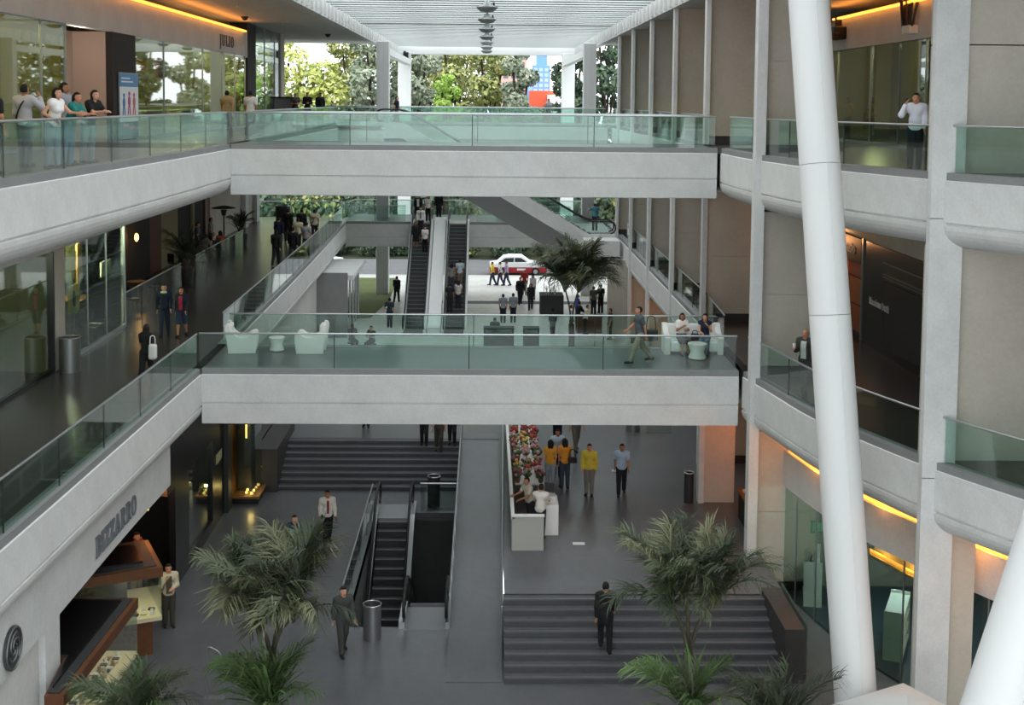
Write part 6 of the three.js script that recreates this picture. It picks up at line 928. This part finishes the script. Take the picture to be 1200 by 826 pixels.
{ const t = thing('apartment_building', 'pinkish apartment block with flat roof behind the olive trees', 'building', [4.2, 1, 240]); mesh('wall', bx(-3, 3.2, 0, 21.4, -3, 3), M('#c9a9a0', 0.8), t); mesh('roof_slab', bx(-3.3, 3.5, 21.4, 22, -3.3, 3.3), M('#b58f86', 0.8), t); for (let r = 0; r < 7; r++) for (let c = 0; c < 4; c++) mesh('window', bx(-2.6 + c * 1.5, -1.7 + c * 1.5, 8 + r * 1.9, 9.1 + r * 1.9, -3.04, -3), M('#6a6a72', 0.3), t); }
// taxis
function taxi(label, [x, y, Z], turn) {
  const t = thing('taxi', label, 'car', [x, y, Z], turn), W = 1.64, ex = (pts, d, b, m, n, y0 = 0) => { const s = new THREE.Shape(pts.map(([a, c]) => new THREE.Vector2(a, c))), g = new THREE.ExtrudeGeometry(s, { depth: d - 2 * b, bevelEnabled: true, bevelSize: b, bevelThickness: b, bevelSegments: 2 }); g.translate(0, y0, -d / 2 + b); return mesh(n, g, m, t); };
  const wh = M('#eef0f2', 0.3), rd = M('#a3222a', 0.35), gl = M('#2a3034', 0.15);
  ex([[-2.1, 0.62], [-2.12, 0.85], [-1.5, 0.95], [0.9, 0.98], [1.95, 0.84], [2.1, 0.62]], W, 0.06, wh, 'upper_body'); ex([[-2.12, 0.25], [-2.14, 0.62], [2.14, 0.62], [2.14, 0.3], [2.0, 0.22]], W + 0.02, 0.05, rd, 'lower_body'); ex([[-1.62, 0.95], [-1.1, 1.36], [-0.7, 1.43], [0.25, 1.42], [0.95, 0.97]], W - 0.16, 0.08, wh, 'cabin');
  for (const s of [-1, 1]) { const zz = s * (W / 2 - 0.07); const gm = new THREE.ExtrudeGeometry(new THREE.Shape([[-1.4, 1.0], [-1.02, 1.32], [-0.35, 1.36], [-0.35, 1.0]].map(([a, c]) => new THREE.Vector2(a, c))), { depth: 0.02, bevelEnabled: false }); gm.translate(0, 0, zz - 0.01); mesh('side_window', gm, gl, t); const g2 = new THREE.ExtrudeGeometry(new THREE.Shape([[-0.27, 1.0], [-0.27, 1.36], [0.2, 1.35], [0.72, 1.0]].map(([a, c]) => new THREE.Vector2(a, c))), { depth: 0.02, bevelEnabled: false }); g2.translate(0, 0, zz - 0.01); mesh('side_window', g2, gl, t);
    mesh('door_marking', bx(-0.1, 0.55, 0.4, 0.55, -s * (W / 2 + 0.02) - 0.005, -s * (W / 2 + 0.02) + 0.005), wh, t); }
  for (const a of [-1.32, 1.32]) for (const s of [-1, 1]) { const w = new THREE.CylinderGeometry(0.31, 0.31, 0.2, 24); w.rotateX(Math.PI / 2); w.translate(a, 0.31, s * (W / 2 - 0.06)); const wm = mesh('wheel', w, mat.rubber, t); const h = new THREE.CylinderGeometry(0.17, 0.17, 0.22, 16); h.rotateX(Math.PI / 2); h.translate(a, 0.31, s * (W / 2 - 0.06)); mesh('hub_cap', h, mat.steel, wm); }
  mesh('bumper', rbx(0.12, 0.16, W - 0.1, 0.04, 2.14, 0.42, 0), mat.charcoal, t); mesh('bumper', rbx(0.12, 0.16, W - 0.1, 0.04, -2.14, 0.42, 0), mat.charcoal, t); mesh('roof_sign', rbx(0.22, 0.12, 0.5, 0.03, -0.2, 1.5, 0), wh, t); for (const s of [-1, 1]) mesh('headlamp', rbx(0.06, 0.12, 0.3, 0.02, 2.12, 0.74, s * 0.6), mat.plasticWhite, t); return t;
}
taxi('white and red taxi parked in the street behind the people', [2.55, 1.05, 98], 0); taxi('white and red taxi seen past the cafe-side middle gallery glass', [-13.1, 1.05, 99.5], 0.1);
renderer.render(scene, camera);
